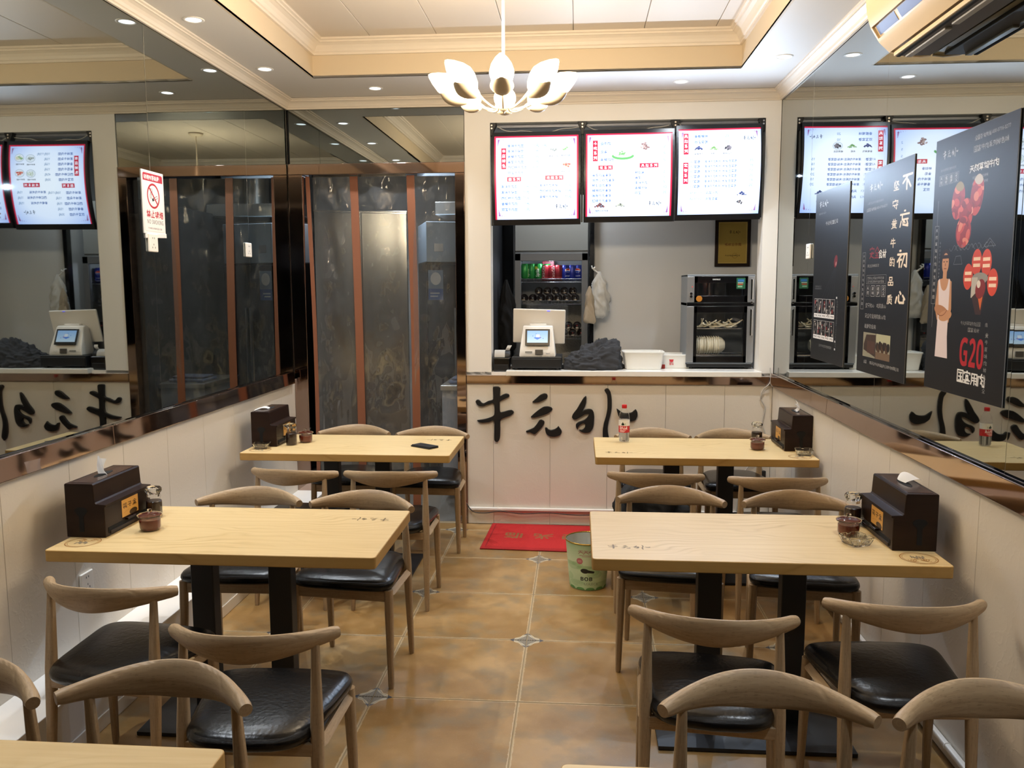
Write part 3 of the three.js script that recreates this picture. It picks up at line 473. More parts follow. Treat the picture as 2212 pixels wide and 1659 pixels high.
// tissue boxes: a stepped box with the tissue slot on top, keyhole opening at the end, gold label on the low front
const goldLabel = canvasTex(256, 192, (x, w, h) => {
  x.fillStyle = '#d9a24e'; x.fillRect(0, 0, w, h); write(x, '筷子盒', 18, 40, 62, '#3a2408', { weight: 0.1, gap: 0.2 });
  x.fillStyle = '#4a3418'; x.beginPath(); x.ellipse(176, 168, 62, 34, 0, 0, 7); x.fill(); x.strokeStyle = '#b0793a'; x.lineWidth = 3; x.beginPath(); x.moveTo(30, 150); x.quadraticCurveTo(90, 120, 150, 140); x.stroke();
});
M.gold = std(0xffffff, 0.35, { map: goldLabel, metalness: 0.15 });
M.pit = std(0x040404, 0.9);
const boxL = 0.335;
const box0 = (() => {   // origin at the back lower edge's middle; the low front looks to +x, the ends to +z and -z
  const t = thing('tissue_box', '', 'tissue box');
  const prof = shapeOf([[0.001, 0], [0.15, 0], [0.152, 0.003], [0.152, 0.115], [0.158, 0.118], [0.158, 0.126], [0.12, 0.128], [0.116, 0.134], [0.112, 0.2], [0.109, 0.205], [0.003, 0.205], [0, 0.202], [0, 0.001]]);
  obj('body', metric(extr(prof, boxL - 0.006, 0.003, 2).translate(0, 0, -boxL / 2 + 0.003)), M.walnut, t);
  const lid = rb(0.014, 0.1, 0.2045, 0.2062, -boxL / 2 + 0.02, boxL / 2 - 0.02, 0.0008); obj('lid', lid, std(0x3a2a22, 0.2), t);
  const oval = new THREE.Shape(); oval.absellipse(0.057, 0, 0.016, 0.062, 0, 2 * Math.PI); obj('slot', extr(oval, 0.0008, 0, 1, 16).rotateX(-Math.PI / 2).translate(0, 0.2062, 0), M.pit, t);
  const key = new THREE.Shape(); key.moveTo(0.052, 0.022); key.lineTo(0.07, 0.022); key.lineTo(0.07, 0.08); key.quadraticCurveTo(0.076, 0.088, 0.084, 0.096); key.absellipse(0.061, 0.102, 0.025, 0.014, -0.2, Math.PI + 0.2, false); key.quadraticCurveTo(0.046, 0.088, 0.052, 0.08); key.lineTo(0.052, 0.022);
  for (const s of [1, -1]) obj('keyhole', extr(key, 0.0012, 0, 1, 10).translate(0, 0, s > 0 ? boxL / 2 : -boxL / 2 - 0.0012), M.pit, t);
  obj('drawer_gap', rb(0.151, 0.1535, 0.012, 0.034, -boxL / 2 + 0.02, boxL / 2 - 0.02, 0.001), M.pit, t);
  obj('drawer', [rb(0.15, 0.156, 0.008, 0.02, -boxL / 2 + 0.03, boxL / 2 - 0.03, 0.002), rod(V(0.162, 0.036, 0.03), V(0.162, 0.036, -0.03), [[0, 0.004], [1, 0.004]], 8), rb(0.152, 0.162, 0.032, 0.04, 0.024, 0.03, 0.001), rb(0.152, 0.162, 0.032, 0.04, -0.03, -0.024, 0.001)], M.walnut, t);
  const lab = new THREE.PlaneGeometry(0.12, 0.068).rotateY(Math.PI / 2).translate(0.1529, 0.078, -0.01); obj('label', lab, M.gold, t);
  return t;
})();
function sheet(n, m, f) { const rings = []; for (let i = 0; i <= n; i++) { const r = []; for (let j = 0; j <= m; j++) r.push(f(i / n, j / m)); rings.push(r); } const g = skin(rings, false, false); g.computeVertexNormals(); return g; }
M.tissueD = phys(0xf6f4f0, 0.95, { side: THREE.DoubleSide, transmission: 0.4, thickness: 0 });
const TISSUE = {
  up: sheet(14, 12, (a, b) => V(0.057 + (b - 0.5) * (0.062 - 0.02 * Math.sin(a * 2.6)) + 0.01 * a, 0.2035 + (0.076 - 0.006 * b) * a, 0.028 * Math.sin(a * 1.8) + 0.008 * Math.sin(b * 7 + a * 4) + (b - 0.5) * 0.03)),
  flat: sheet(14, 10, (a, b) => V(0.062 - 0.06 * a, 0.2064 + 0.011 * Math.sin(Math.PI * Math.min(1, a * 1.02)) + 0.003 * Math.sin(b * 8 + a * 4) + 0.001, (b - 0.5) * (0.05 + 0.03 * a) + 0.03 + 0.07 * a)),
  flop: sheet(18, 12, (a, b) => V(0.06 - 0.078 * a + 0.01 * Math.sin(b * 3), 0.2064 + 0.024 * Math.sin(Math.PI * Math.min(1, a * 0.98 + 0.02)) ** 0.7 * (0.6 + 0.4 * Math.sin(b * Math.PI)) + 0.002, (b - 0.5) * (0.075 + 0.05 * Math.sin(a * 3)) + 0.02 + 0.06 * a)),
  fold: sheet(14, 10, (a, b) => V(0.057 - 0.02 * Math.sin(a * 3) + 0.008 * Math.sin(b * 7), 0.2035 + 0.045 * a + 0.03 * a * a * Math.max(0, b - 0.55) * 2, (b - 0.5) * (0.055 - 0.01 * a) - 0.02 * a * (b > 0.6 ? b : 0))),
};
const BOXES = [['L2', -1.913, -3.082, 0, 'up', 'dark tissue box with one tissue standing straight up'], ['L3', -1.917, -4.885, 0, 'flat', 'dark tissue box with a flat tissue on its top, by the phone table ashtray'], ['R2', 1.262, -3.13, Math.PI, 'flop', 'dark tissue box with a big tissue flopped over its top'], ['R3', 1.322, -4.94, Math.PI, 'fold', 'dark tissue box with a small folded tissue, on the water-bottle table']];
BOXES.forEach(([t, x, z, turn, kind, label], i) => {
  const o = i ? dup(box0, [x, Y, z], turn, label, 'dark tissue and chopstick boxes') : box0;
  if (!i) { o.position.set(x, Y, z); o.userData = { label, category: 'tissue box', group: 'dark tissue and chopstick boxes' }; }
});
for (const [i, [, , , , kind]] of BOXES.entries()) obj('tissue', TISSUE[kind], M.tissueD, i ? scene.getObjectByName('tissue_box_00' + i) : box0);

// oil jars and sauce bottles
M.chili = phys(0x5c1c0b, 0.25); M.soy = phys(0x1e0a05, 0.3); M.jarGlass = phys(0xffffff, 0.03, { transmission: 1, thickness: 0, ior: 1.5 }); M.frost = M.solidGlass;
const jar0 = (() => {
  const t = thing('chili_oil_jar', '', 'jar');
  obj('jar_glass', smooth(lathe([[0.0001, 0.0005], [0.03, 0.0005], [0.0345, 0.006], [0.036, 0.014], [0.036, 0.046], [0.037, 0.05], [0.037, 0.053]], 36), 0.8), M.jarGlass, t);
  obj('chili_oil', smooth(lathe([[0.0001, 0.003], [0.029, 0.003], [0.0335, 0.008], [0.035, 0.014], [0.035, 0.038], [0.034, 0.0395], [0.0001, 0.0395]], 32), 0.6), M.chili, t);
  obj('lid', smooth(lathe([[0.041, 0.051], [0.042, 0.055], [0.038, 0.058], [0.024, 0.061], [0.01, 0.062], [0.006, 0.065], [0.008, 0.071], [0.007, 0.075], [0.0001, 0.076]], 36), 0.8), M.frost, t); t.scale.setScalar(1.1);
  obj('spoon_handle', tube([[0.024, 0.056, 0.02], [0.034, 0.066, 0.026], [0.046, 0.072, 0.034]], 0.003, 12, 6), M.jarGlass, t);
  return t;
})();
const bottle0 = (() => {
  const t = thing('sauce_bottle', '', 'bottle');
  obj('bottle_glass', smooth(lathe([[0.0001, 0.0005], [0.0255, 0.0005], [0.028, 0.004], [0.028, 0.058], [0.026, 0.063], [0.0235, 0.067], [0.0235, 0.074], [0.026, 0.077], [0.026, 0.08]], 32), 0.8), M.jarGlass, t);
  obj('dark_sauce', smooth(lathe([[0.0001, 0.003], [0.0245, 0.003], [0.0268, 0.006], [0.0268, 0.06], [0.0245, 0.063], [0.0001, 0.063]], 28), 0.6), M.soy, t);
  obj('stopper', [smooth(lathe([[0.022, 0.078], [0.0225, 0.082], [0.021, 0.088], [0.026, 0.094], [0.0285, 0.1], [0.028, 0.107], [0.022, 0.113], [0.0001, 0.115]], 32), 0.8), rod(V(-0.024, 0.1, 0), V(-0.04, 0.106, 0), [[0, 0.007], [1, 0.0035]], 10)], M.frost, t); t.scale.setScalar(1.14);
  return t;
})();
[['L2', -1.648, -3.03, 'squat glass jar of red chili oil on the upright-tissue table'], ['L3', -1.642, -4.875, 'squat glass jar of red chili oil on the phone table'], ['R2', 1.016, -3.145, 'squat glass jar of red chili oil behind the ashtray of the green-bin table'], ['R3', 1.028, -4.815, 'squat glass jar of red chili oil on the water-bottle table']].forEach(([k, x, z, l], i) => {
  const sc = k === 'L2' || k === 'L3' ? 1 : 1; const o = i ? dup(jar0, [x, Y, z], k[0] === 'R' ? -0.3 : 2, l, 'chili oil jars') : jar0; if (!i) { o.position.set(x, Y, z); o.rotation.y = 0.6; o.userData = { label: l, category: 'jar', group: 'chili oil jars' }; }
});
[['L2', -1.72, -3.2, 'glass sauce bottle with stopper, half hidden behind the chili jar of the upright-tissue table'], ['L3', -1.7, -4.785, 'glass bottle of dark sauce with stopper on the phone table'], ['R2', 1.075, -3.285, 'glass bottle of dark sauce behind the chili jar of the green-bin table'], ['R3', 1.062, -5.0, 'glass bottle of dark sauce behind the chili jar of the water-bottle table']].forEach(([k, x, z, l], i) => {
  const o = i ? dup(bottle0, [x, Y, z], 0.3 * i, l, 'sauce bottles') : bottle0; if (!i) { o.position.set(x, Y, z); o.userData = { label: l, category: 'bottle', group: 'sauce bottles' }; }
});
// square ribbed glass ashtrays
const ash0 = (() => {
  const t = thing('glass_ashtray', '', 'ashtray'), n = 96, sq = (r, y, rib, notch) => { const ring = []; for (let j = 0; j < n; j++) { const a = j / n * 2 * Math.PI, c = Math.cos(a), s = Math.sin(a), k = 1 / (Math.abs(c) ** 7 + Math.abs(s) ** 7) ** (1 / 7), side = Math.min(Math.abs(c), Math.abs(s)); ring.push(V(c * k * (r + rib * (j % 2)), y - (notch && side < 0.14 ? 0.006 : 0), s * k * (r + rib * (j % 2)))); } return ring; };
  const g = outward(skin([sq(0.034, 0.0005, 0, 0), sq(0.037, 0.003, 0, 0), sq(0.0465, 0.028, 0.0008, 0), sq(0.0475, 0.032, 0, 1), sq(0.0425, 0.032, 0, 1), sq(0.041, 0.029, 0.001, 0), sq(0.034, 0.01, 0.0012, 0), sq(0.03, 0.008, 0, 0)])); g.computeVertexNormals();
  obj('tray', smooth(g, 0.5), M.frost, t); return t;
})();
[['R2', 1.008, -3.03, 0.35, 'square ribbed glass ashtray in front of the chili jar, green-bin table'], ['L3', -1.838, -4.672, 0.15, 'square ribbed glass ashtray at the end of the tissue box, phone table'], ['R3', 1.252, -4.675, -0.1, 'square ribbed glass ashtray at the wall end of the water-bottle table']].forEach(([k, x, z, a, l], i) => {
  const o = i ? dup(ash0, [x, Y, z], a, l, 'glass ashtrays') : ash0; if (!i) { o.position.set(x, Y, z); o.rotation.y = a; o.userData = { label: l, category: 'ashtray', group: 'glass ashtrays' }; }
});
{ // phone in its case
  const t = thing('mobile_phone', 'black mobile phone lying on the table by the doorway', 'phone', [-0.894, Y, -4.765], -0.62 + Math.PI / 2);
  obj('case', rb(-0.039, 0.039, 0, 0.0085, -0.078, 0.078, 0.004), M.black, t); obj('screen', rb(-0.034, 0.034, 0.0085, 0.0105, -0.072, 0.072, 0.001), M.blackGloss, t); obj('flap', rb(-0.037, 0.035, 0.0105, 0.013, -0.07, 0.08, 0.001), M.black, t);
}
{ // water bottle
  const t = thing('water_bottle', 'clear plastic water bottle with a red cap and a red and white band', 'bottle', [0.279, Y, -5.01]);
  const pts = [[0.0001, 0.003], [0.02, 0.001], [0.03, 0.004], [0.0325, 0.012]]; for (let k = 0; k < 4; k++) pts.push([0.0325, 0.018 + k * 0.011], [0.0312, 0.023 + k * 0.011]); pts.push([0.0325, 0.062], [0.0325, 0.135], [0.032, 0.15], [0.028, 0.172], [0.02, 0.19], [0.0135, 0.2], [0.0125, 0.212]);
  obj('bottle_body', smooth(lathe(pts, 36), 0.9), M.jarGlass, t);
  obj('water', smooth(lathe([[0.0001, 0.005], [0.028, 0.006], [0.0312, 0.014], [0.0312, 0.125], [0.0001, 0.125]], 28), 0.6), phys(0xf4fafc, 0.02, { transmission: 1, thickness: 0.05, ior: 1.33 }), t);
  obj('cap', smooth(lathe([[0.0145, 0.205], [0.0155, 0.208], [0.0155, 0.222], [0.014, 0.226], [0.0001, 0.226]], 28), 0.7), std(0xc21a22, 0.4), t);
  const lt = canvasTex(1024, 256, (x, w, h) => { x.fillStyle = '#ece8e2'; x.fillRect(0, 0, w, h); x.fillStyle = '#c8202a'; x.fillRect(0, 118, w, 138);
    for (const o of [0, 512]) { x.fillStyle = '#1c2c22'; x.beginPath(); x.moveTo(o + 90, 104); x.lineTo(o + 130, 30); x.lineTo(o + 170, 104); x.fill(); x.beginPath(); x.arc(o + 108, 84, 22, 0, 7); x.arc(o + 152, 84, 22, 0, 7); x.fill(); x.fillStyle = '#b8c8b0'; x.fillRect(o + 190, 60, 30, 40); write(x, '农夫山泉', o + 20, 128, 62, '#fff', { weight: 0.13, gap: 0.02 }); x.fillStyle = '#f4dada'; for (let k = 0; k < 3; k++) x.fillRect(o + 30, 200 + k * 17, 200 - k * 30, 9); } });
  const band = new THREE.CylinderGeometry(0.0331, 0.0331, 0.075, 40, 1, true).rotateY(-1.1).translate(0, 0.098, 0); obj('label', band, std(0xffffff, 0.4, { map: lt, side: THREE.DoubleSide }), t);
}
for (const o of scene.children) if (/^dining_table/.test(o.name) && Math.abs(o.rotation.y) > 1) o.children.find(c => c.name === 'printed_emblem').position.z = -2 * (TW / 2 - 0.085) + 0.02;

// ---------------------------------------------------------------- the shop's raised brush lettering on the low wall
BRUSH.forEach((o, i) => {
  const pts = new THREE.CatmullRomCurve3(o.map(([a, b]) => V(-0.805 + a / 5.267 * 0.003212, 1.103 - b / 5.267 * 0.003258, 0)), true, 'catmullrom', 0.35).getPoints(o.length * 4).slice(0, -1);
  const g = extr(shapeOf(pts.map(p => [p.x, p.y])), 0.014, 0.003, 2, 2).translate(0, 0, ZB + 0.003);
  const where = ['upright character like a cross with two slanting bars', 'topmost short slanting stroke of the middle character', 'longer slanting stroke of the middle character', 'lower bent stroke of the middle character', 'hooked bowl-shaped stroke of the middle character', 'looped left half of the last character', 'tall wavy upright of the last character', 'curved dash stroke behind the water bottle'][i];
  tag(obj('wall_lettering', metric(g), M.black), 'raised black brush lettering, ' + where, 'lettering', 'brush lettering on the low wall');
});

// ---------------------------------------------------------------- counter slab
tag(obj('counter_slab', rb(-0.498, 1.24, 1.068, 1.106, -6.3, -5.735, 0.005), phys(0xefece6, 0.25, { clearcoat: 0.3 })), 'white countertop slab in the wall opening under the menu screens', 'countertop');
const CY = 1.1062;

// ---------------------------------------------------------------- three curved menu light boxes
const RED = '#c8203c', INK = '#2c4f92', INK2 = '#35618f';
function menuBase(x, w, h, side) {
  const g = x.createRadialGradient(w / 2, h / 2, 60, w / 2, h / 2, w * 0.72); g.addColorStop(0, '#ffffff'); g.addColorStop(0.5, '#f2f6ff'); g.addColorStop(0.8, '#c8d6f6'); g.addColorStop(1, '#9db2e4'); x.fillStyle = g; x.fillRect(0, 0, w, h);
  x.strokeStyle = RED; x.lineWidth = 16; x.beginPath(); x.moveTo(0, 6); x.lineTo(w, 6); x.stroke(); if (side) { x.beginPath(); x.moveTo(7, 0); x.lineTo(7, h); x.moveTo(w - 7, 0); x.lineTo(w - 7, h); x.stroke(); }
  x.strokeStyle = '#8a4a78'; x.lineWidth = 3; for (const [cx, cy, sx, sy] of [[26, 26, 1, 1], [w - 26, 26, -1, 1], [26, h - 26, 1, -1], [w - 26, h - 26, -1, -1]]) for (let k = 0; k < 4; k++) { x.beginPath(); x.moveTo(cx, cy + sy * (14 + k * 14)); x.lineTo(cx + sx * (8 + 4 * (3 - k)), cy + sy * (14 + k * 14)); x.lineTo(cx + sx * (8 + 4 * (3 - k)), cy + sy * 5); x.stroke(); x.beginPath(); x.moveTo(cx + sx * (14 + k * 20), cy); x.lineTo(cx + sx * (14 + k * 20), cy + sy * (4 + 5 * (3 - k))); x.stroke(); }
}
const head = (x, s, px, py, size, vertical) => { const n = s.length; x.fillStyle = RED; vertical ? x.fillRect(px, py, size * 1.5, n * size * 1.45 + 12) : x.fillRect(px, py, n * size * 1.45 + 14, size * 1.5); [...s].forEach((c, i) => write(x, c, vertical ? px + size * 0.25 : px + 14 + i * size * 1.45, vertical ? py + 10 + i * size * 1.45 : py + size * 0.25, size, '#fff', { weight: 0.15 })); };
const dish = (x, px, py, r, c1, c2, plate = true) => { if (plate) { x.fillStyle = '#e8ecee'; x.beginPath(); x.ellipse(px, py, r, r * 0.78, 0, 0, 7); x.fill(); x.strokeStyle = '#9aa4aa'; x.lineWidth = 3; x.stroke(); } for (let k = 0; k < 26; k++) { const a = rnd() * 7, q = rnd() * r * 0.7; x.fillStyle = rnd() < 0.5 ? c1 : c2; x.beginPath(); x.ellipse(px + Math.cos(a) * q, py + Math.sin(a) * q * 0.7, r * 0.2, r * 0.12, rnd() * 3, 0, 7); x.fill(); } };
const heap = (x, px, py, r, c1, c2) => { for (let k = 0; k < 46; k++) { const t = rnd(), s = (rnd() - 0.5) * 2 * (1 - t); x.fillStyle = rnd() < 0.5 ? c1 : c2; x.beginPath(); x.ellipse(px + s * r, py - t * r * 0.6, r * 0.14, r * 0.09, rnd() * 3, 0, 7); x.fill(); } };
const MENUS = [
  x => { menuBase(x, 768, 736, 1); head(x, '本店特色', 64, 108, 30, 1);
    [['原味牛肉面', '10元/15元'], ['原味牛杂面', '15元'], ['香辣牛肉面', '15元'], ['番茄牛肉面', '15元'], ['西红柿牛肉面', '45元'], ['双宝牛肉面', '30元']].forEach(([a, b], i) => { write(x, a, 122, 74 + i * 48, 27, INK); write(x, b, 350, 74 + i * 48, 27, INK2); });
    dish(x, 548, 128, 46, '#8d8f86', '#c8ccc0'); dish(x, 660, 122, 46, '#d9d2b0', '#7fae74'); dish(x, 548, 270, 46, '#b9c4a4', '#e4e6d8'); dish(x, 660, 266, 46, '#c9584a', '#e9a088'); for (const [a, b] of [[502, 178], [612, 174], [502, 318], [612, 316]]) write(x, '原味牛肉面', a, b, 15, '#444');
    head(x, '面系列', 116, 364, 26); head(x, '米线系列', 466, 356, 26);
    [['原味牛肉面', '10元/15元'], ['原味牛杂面', '15元'], ['西红柿牛肉面', '15元'], ['香辣牛肉面', '15元'], ['双宝牛肉面', '30元']].forEach(([a, b], i) => { write(x, a, 60, 434 + i * 50, 27, INK); write(x, b, 260, 434 + i * 50, 27, INK2); });
    ['原味牛肉米线', '西红柿牛肉米线', '香辣牛肉米线'].forEach((a, i) => { write(x, a, 412, 428 + i * 50, 25, INK); write(x, '15元', 646, 428 + i * 50, 27, INK2); }); brush(x, 552, 606, 118, '#28303a'); },
  x => { menuBase(x, 768, 736, 1); head(x, '小吃系列', 62, 62, 30, 1);
    [['卤牛肉', '2'], ['卤蛋', '5'], ['香辣鸡丝', '5']].forEach(([a, b], i) => { write(x, a, 130, 76 + i * 72, 28, INK); write(x, b, 690, 112 + i * 60, 28, INK2); });
    x.strokeStyle = '#5fa45c'; x.lineWidth = 20; x.beginPath(); x.ellipse(330, 200, 90, 28, 0, 0.2, 3); x.stroke(); dish(x, 520, 120, 60, '#8a6a64', '#b49a90', false); dish(x, 330, 186, 50, '#74a868', '#c6d8b4', false);
    head(x, '饭系列', 112, 286, 26); head(x, '另加系列', 480, 272, 26);
    ['番茄鸡蛋盖饭', '湘西小炒肉盖饭', '秘制卤肉盖饭', '椒麻鸡丝盖饭', '咖喱牛肉盖饭', '红烧牛肉盖饭'].forEach((a, i) => { write(x, a, 58, 358 + i * 45, 26, INK); write(x, '15', 330, 358 + i * 45, 24, INK2); });
    [['秘制香菜', '2'], ['番茄', '5'], ['原味牛肉', '5'], ['香辣牛杂', '10'], ['双宝', '20']].forEach(([a, b], i) => { write(x, [...a].filter(c => HAN[c]).join(''), 440, 340 + i * 45, 25, INK); write(x, b, 690, 334 + i * 45, 28, INK2); });
    heap(x, 130, 652, 54, '#4a3a40', '#86524a'); heap(x, 310, 648, 44, '#56564c', '#a8a890'); write(x, '湘西小炒肉饭', 86, 676, 18, '#444'); brush(x, 560, 604, 118, '#28303a'); },
  x => { menuBase(x, 768, 800, 0); head(x, '另加系列', 46, 42, 32, 1); head(x, '套餐系列', 44, 316, 32, 1);
    write(x, '香酸辣味', 150, 56, 28, INK); write(x, '20', 436, 56, 30, INK2); write(x, '双宝套餐', 150, 112, 28, INK); write(x, '10', 436, 112, 30, INK2); brush(x, 600, 76, 118, '#28303a');
    heap(x, 190, 196, 48, '#242f5a', '#4b5688'); heap(x, 330, 200, 48, '#6f9a58', '#a6c08c'); dish(x, 462, 184, 44, '#39383c', '#7c7478'); for (const [a, s] of [[146, '香辣麻肉'], [300, '米粉'], [412, '椒麻鸡丝']]) write(x, s, a, 226, 20, '#555');
    ['A1', 'A2', 'B1', 'B2', 'C1', 'C2'].forEach((a, i) => { write(x, a + '套餐:', 112, 296 + i * 46, 27, INK); write(x, '原味牛肉粉丝/米线/面套餐', 246, 296 + i * 46, 25, INK, { squeeze: 0.92 }); write(x, ['15', '18', '18', '20', '18', '20'][i], 664, 290 + i * 46, 31, INK2); });
    write(x, 'A1/B1/C1', 112, 586, 26, INK2); write(x, 'A2/B2/C2', 112, 640, 26, INK2); write(x, '另加小吃', 262, 586, 26, INK); write(x, '另加卤蛋', 262, 640, 26, INK); heap(x, 600, 624, 46, '#2c3560', '#565e80'); dish(x, 586, 692, 38, '#37363a', '#8a7c74'); },
];
{
  const S = [[-0.585, 0.008, 2.104, 2.716, 'menu screen with six noodle dishes, nearest the doorway', 0.006], [0.029, 0.629, 2.118, 2.722, 'menu screen with the rice dishes, between the other two', 0.004], [0.642, 1.204, 2.126, 2.742, 'menu screen with the set meals, nearest the posters', 0.01]];
  const bend = y => { const t = y * 2; return 0.03 - 0.045 * t * t + 0.018 * t; };     // bulges out in the middle, y from -0.5 to 0.5
  S.forEach(([x0, x1, y0, y1, label, roll], i) => {
    const w = x1 - x0, h = y1 - y0, t = thing('menu_screen', 'black-framed lit ' + label, 'menu screen', [(x0 + x1) / 2, (y0 + y1) / 2, ZB + 0.02], 0, undefined); t.rotation.z = roll;
    const curve = (a, b, c, e, dz, th) => { const rings = []; for (let k = 0; k <= 16; k++) { const y = c + (e - c) * k / 16, z = bend(y / h) + dz; rings.push([V(a, y, z), V(b, y, z), V(b, y, z - th), V(a, y, z - th)]); } const g = outward(skin(rings)); const q = g.toNonIndexed(); q.computeVertexNormals(); return metric(q); };
    const m = 0.014;
    obj('case', curve(-w / 2 + 0.002, w / 2 - 0.002, -h / 2, h / 2, -0.004, 0.03), M.black, t);
    obj('frame', [curve(-w / 2, -w / 2 + m, -h / 2, h / 2, 0.004, 0.034), curve(w / 2 - m, w / 2, -h / 2, h / 2, 0.004, 0.034), curve(-w / 2, w / 2, h / 2 - 0.026, h / 2, 0.0045, 0.034), curve(-w / 2, w / 2, -h / 2, -h / 2 + 0.036, 0.0045, 0.034)], std(0x16181f, 0.35), t);
    const px = canvasTex(768, i === 2 ? 800 : 736, x => MENUS[i](x)), c0 = -h / 2 + 0.036, c1 = h / 2 - 0.026, rings = [];
    for (let k = 0; k <= 20; k++) { const y = c0 + (c1 - c0) * k / 20; rings.push([V(-w / 2 + m, y, bend(y / h)), V(w / 2 - m, y, bend(y / h))]); }
    const g = skin(rings, false, false), uv = g.attributes.uv; for (let k = 0; k <= 20; k++) for (const j of [0, 1]) uv.setXY(k * 2 + j, j, k / 20); g.computeVertexNormals(); if (g.attributes.normal.getZ(0) < 0) { const ix = g.index.array; for (let q = 0; q < ix.length; q += 3) { const s = ix[q]; ix[q] = ix[q + 1]; ix[q + 1] = s; } g.computeVertexNormals(); }
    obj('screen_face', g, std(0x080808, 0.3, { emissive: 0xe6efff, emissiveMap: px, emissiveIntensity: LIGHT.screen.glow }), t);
    const s = new THREE.SpotLight(LIGHT.screen.color, LIGHT.screen.power, 0, 1.45, 1); s.position.set([0.0185, 0.636, 1.212][i], 2.4, ZB + 0.05); s.target.position.set((x0 + x1) / 2, 2.35, ZB + 2); s.castShadow = true; s.shadow.radius = 0.25; s.name = 'menu_screen_light'; scene.add(s, s.target);
  });
  // black hanger poles with their brackets
  [[-0.594, 2.1, 'at the doorway end of the screens'], [0.0185, 2.12, 'between the noodle and the rice screens'], [0.636, 2.12, 'between the rice and the set meal screens'], [1.212, 2.14, 'at the poster end of the screens']].forEach(([x, y, l], i) => {
    const t = thing('hanger_pole', 'black hanger pole with bracket ' + l, 'hanger pole', [x, 0, ZB - 0.01], 0, 'screen hanger poles');
    obj('pole', rb(-0.0065, 0.0065, y, 2.784, -0.03, -0.012, 0.002), M.black, t);
    const br = shapeOf([[-0.03, 0.784], [0.03, 0.784], [0.028, 0.766], [0.012, 0.735], [0.009, 0.7], [-0.009, 0.7], [-0.012, 0.735], [-0.028, 0.766]]);
    obj('bracket', metric(extr(br, 0.05, 0.002).translate(0, 2, -0.045)), M.black, t); obj('bolt', [cyl(0.006, 0.004, 0, 0, 0, 12).rotateX(Math.PI / 2).translate(0, 2.768, 0.009), cyl(0.006, 0.004, 0, 0, 0, 12).rotateX(Math.PI / 2).translate(0, 2.748, 0.009)], M.chrome, t);
  });
  tag(obj('header_rail', rod(V(-0.56, 2.768, ZB - 0.06), V(1.2, 2.768, ZB - 0.06), [[0, 0.015], [1, 0.015]], 16), std(0x8a8d96, 0.35, { metalness: 0.5 })), 'grey rail under the top of the opening behind the hanger poles', 'rail');
  const sag = (x0, x1, d, y = 2.765) => { const p = []; for (let k = 0; k <= 10; k++) { const t = k / 10; p.push([x0 + (x1 - x0) * t, y - d * (1 - (2 * t - 1) ** 2) - 0.01 * Math.sin(t * 14), ZB - 0.035 - 0.01 * Math.sin(t * 9)]); } return tube(p, 0.0032, 48, 6); };
  [[-0.56, 0.0, 0.045, 'over the noodle menu screen'], [0.04, 0.6, 0.05, 'over the rice menu screen'], [0.66, 1.05, 0.055, 'over the set meal menu screen']].forEach(([a, b, d, l]) => tag(obj('screen_cable', sag(a, b, d), M.cord), 'thin grey cable sagging ' + l, 'cable'));
}

// ---------------------------------------------------------------- on the counter
{ // receipt printer
  const t = thing('receipt_printer', 'small black receipt printer with a curl of white paper', 'printer', [-0.538, 1.0905, -5.87]);
  obj('body', rb(-0.06, 0.064, 0, 0.1, -0.07, 0.06, 0.012), M.blackGloss, t); obj('front_panel', rb(-0.05, 0.05, 0.012, 0.05, 0.058, 0.063, 0.004), M.black, t);
  obj('cover', rod(V(-0.056, 0.098, -0.01), V(0.06, 0.098, -0.01), [[0, 0.044], [0.05, 0.047], [0.95, 0.047], [1, 0.044]], 28), M.black, t);
  const paper = sheet(18, 4, (a, b) => { const q = a * 2.6 - 0.5; return V(-0.05 + b * 0.074, 0.098 + Math.cos(q) * 0.05 - (a < 0.1 ? 0 : 0), -0.01 + Math.sin(q) * 0.05); }); obj('paper', paper, M.tissueD, t);
  obj('paper_end', sheet(10, 4, (a, b) => V(0.02 + b * 0.03 + a * 0.02, 0.14 + a * 0.04, -0.02 + 0.02 * Math.sin(a * 3))), M.tissueD, t);
}
{ // cash drawer
  const t = thing('cash_drawer', 'flat black cash drawer under the till', 'cash drawer', [-0.288, CY, -5.93]);
  obj('case', rb(-0.174, 0.174, 0.012, 0.09, -0.16, 0.15, 0.004), M.powder, t); obj('drawer_front', rb(-0.17, 0.17, 0.016, 0.078, 0.15, 0.156, 0.003), M.powder, t); obj('foot', [-0.14, 0.14].flatMap(x => [-0.13, 0.13].map(z => cyl(0.012, 0.013, x, 0.0065, z, 12))), M.black, t);
}
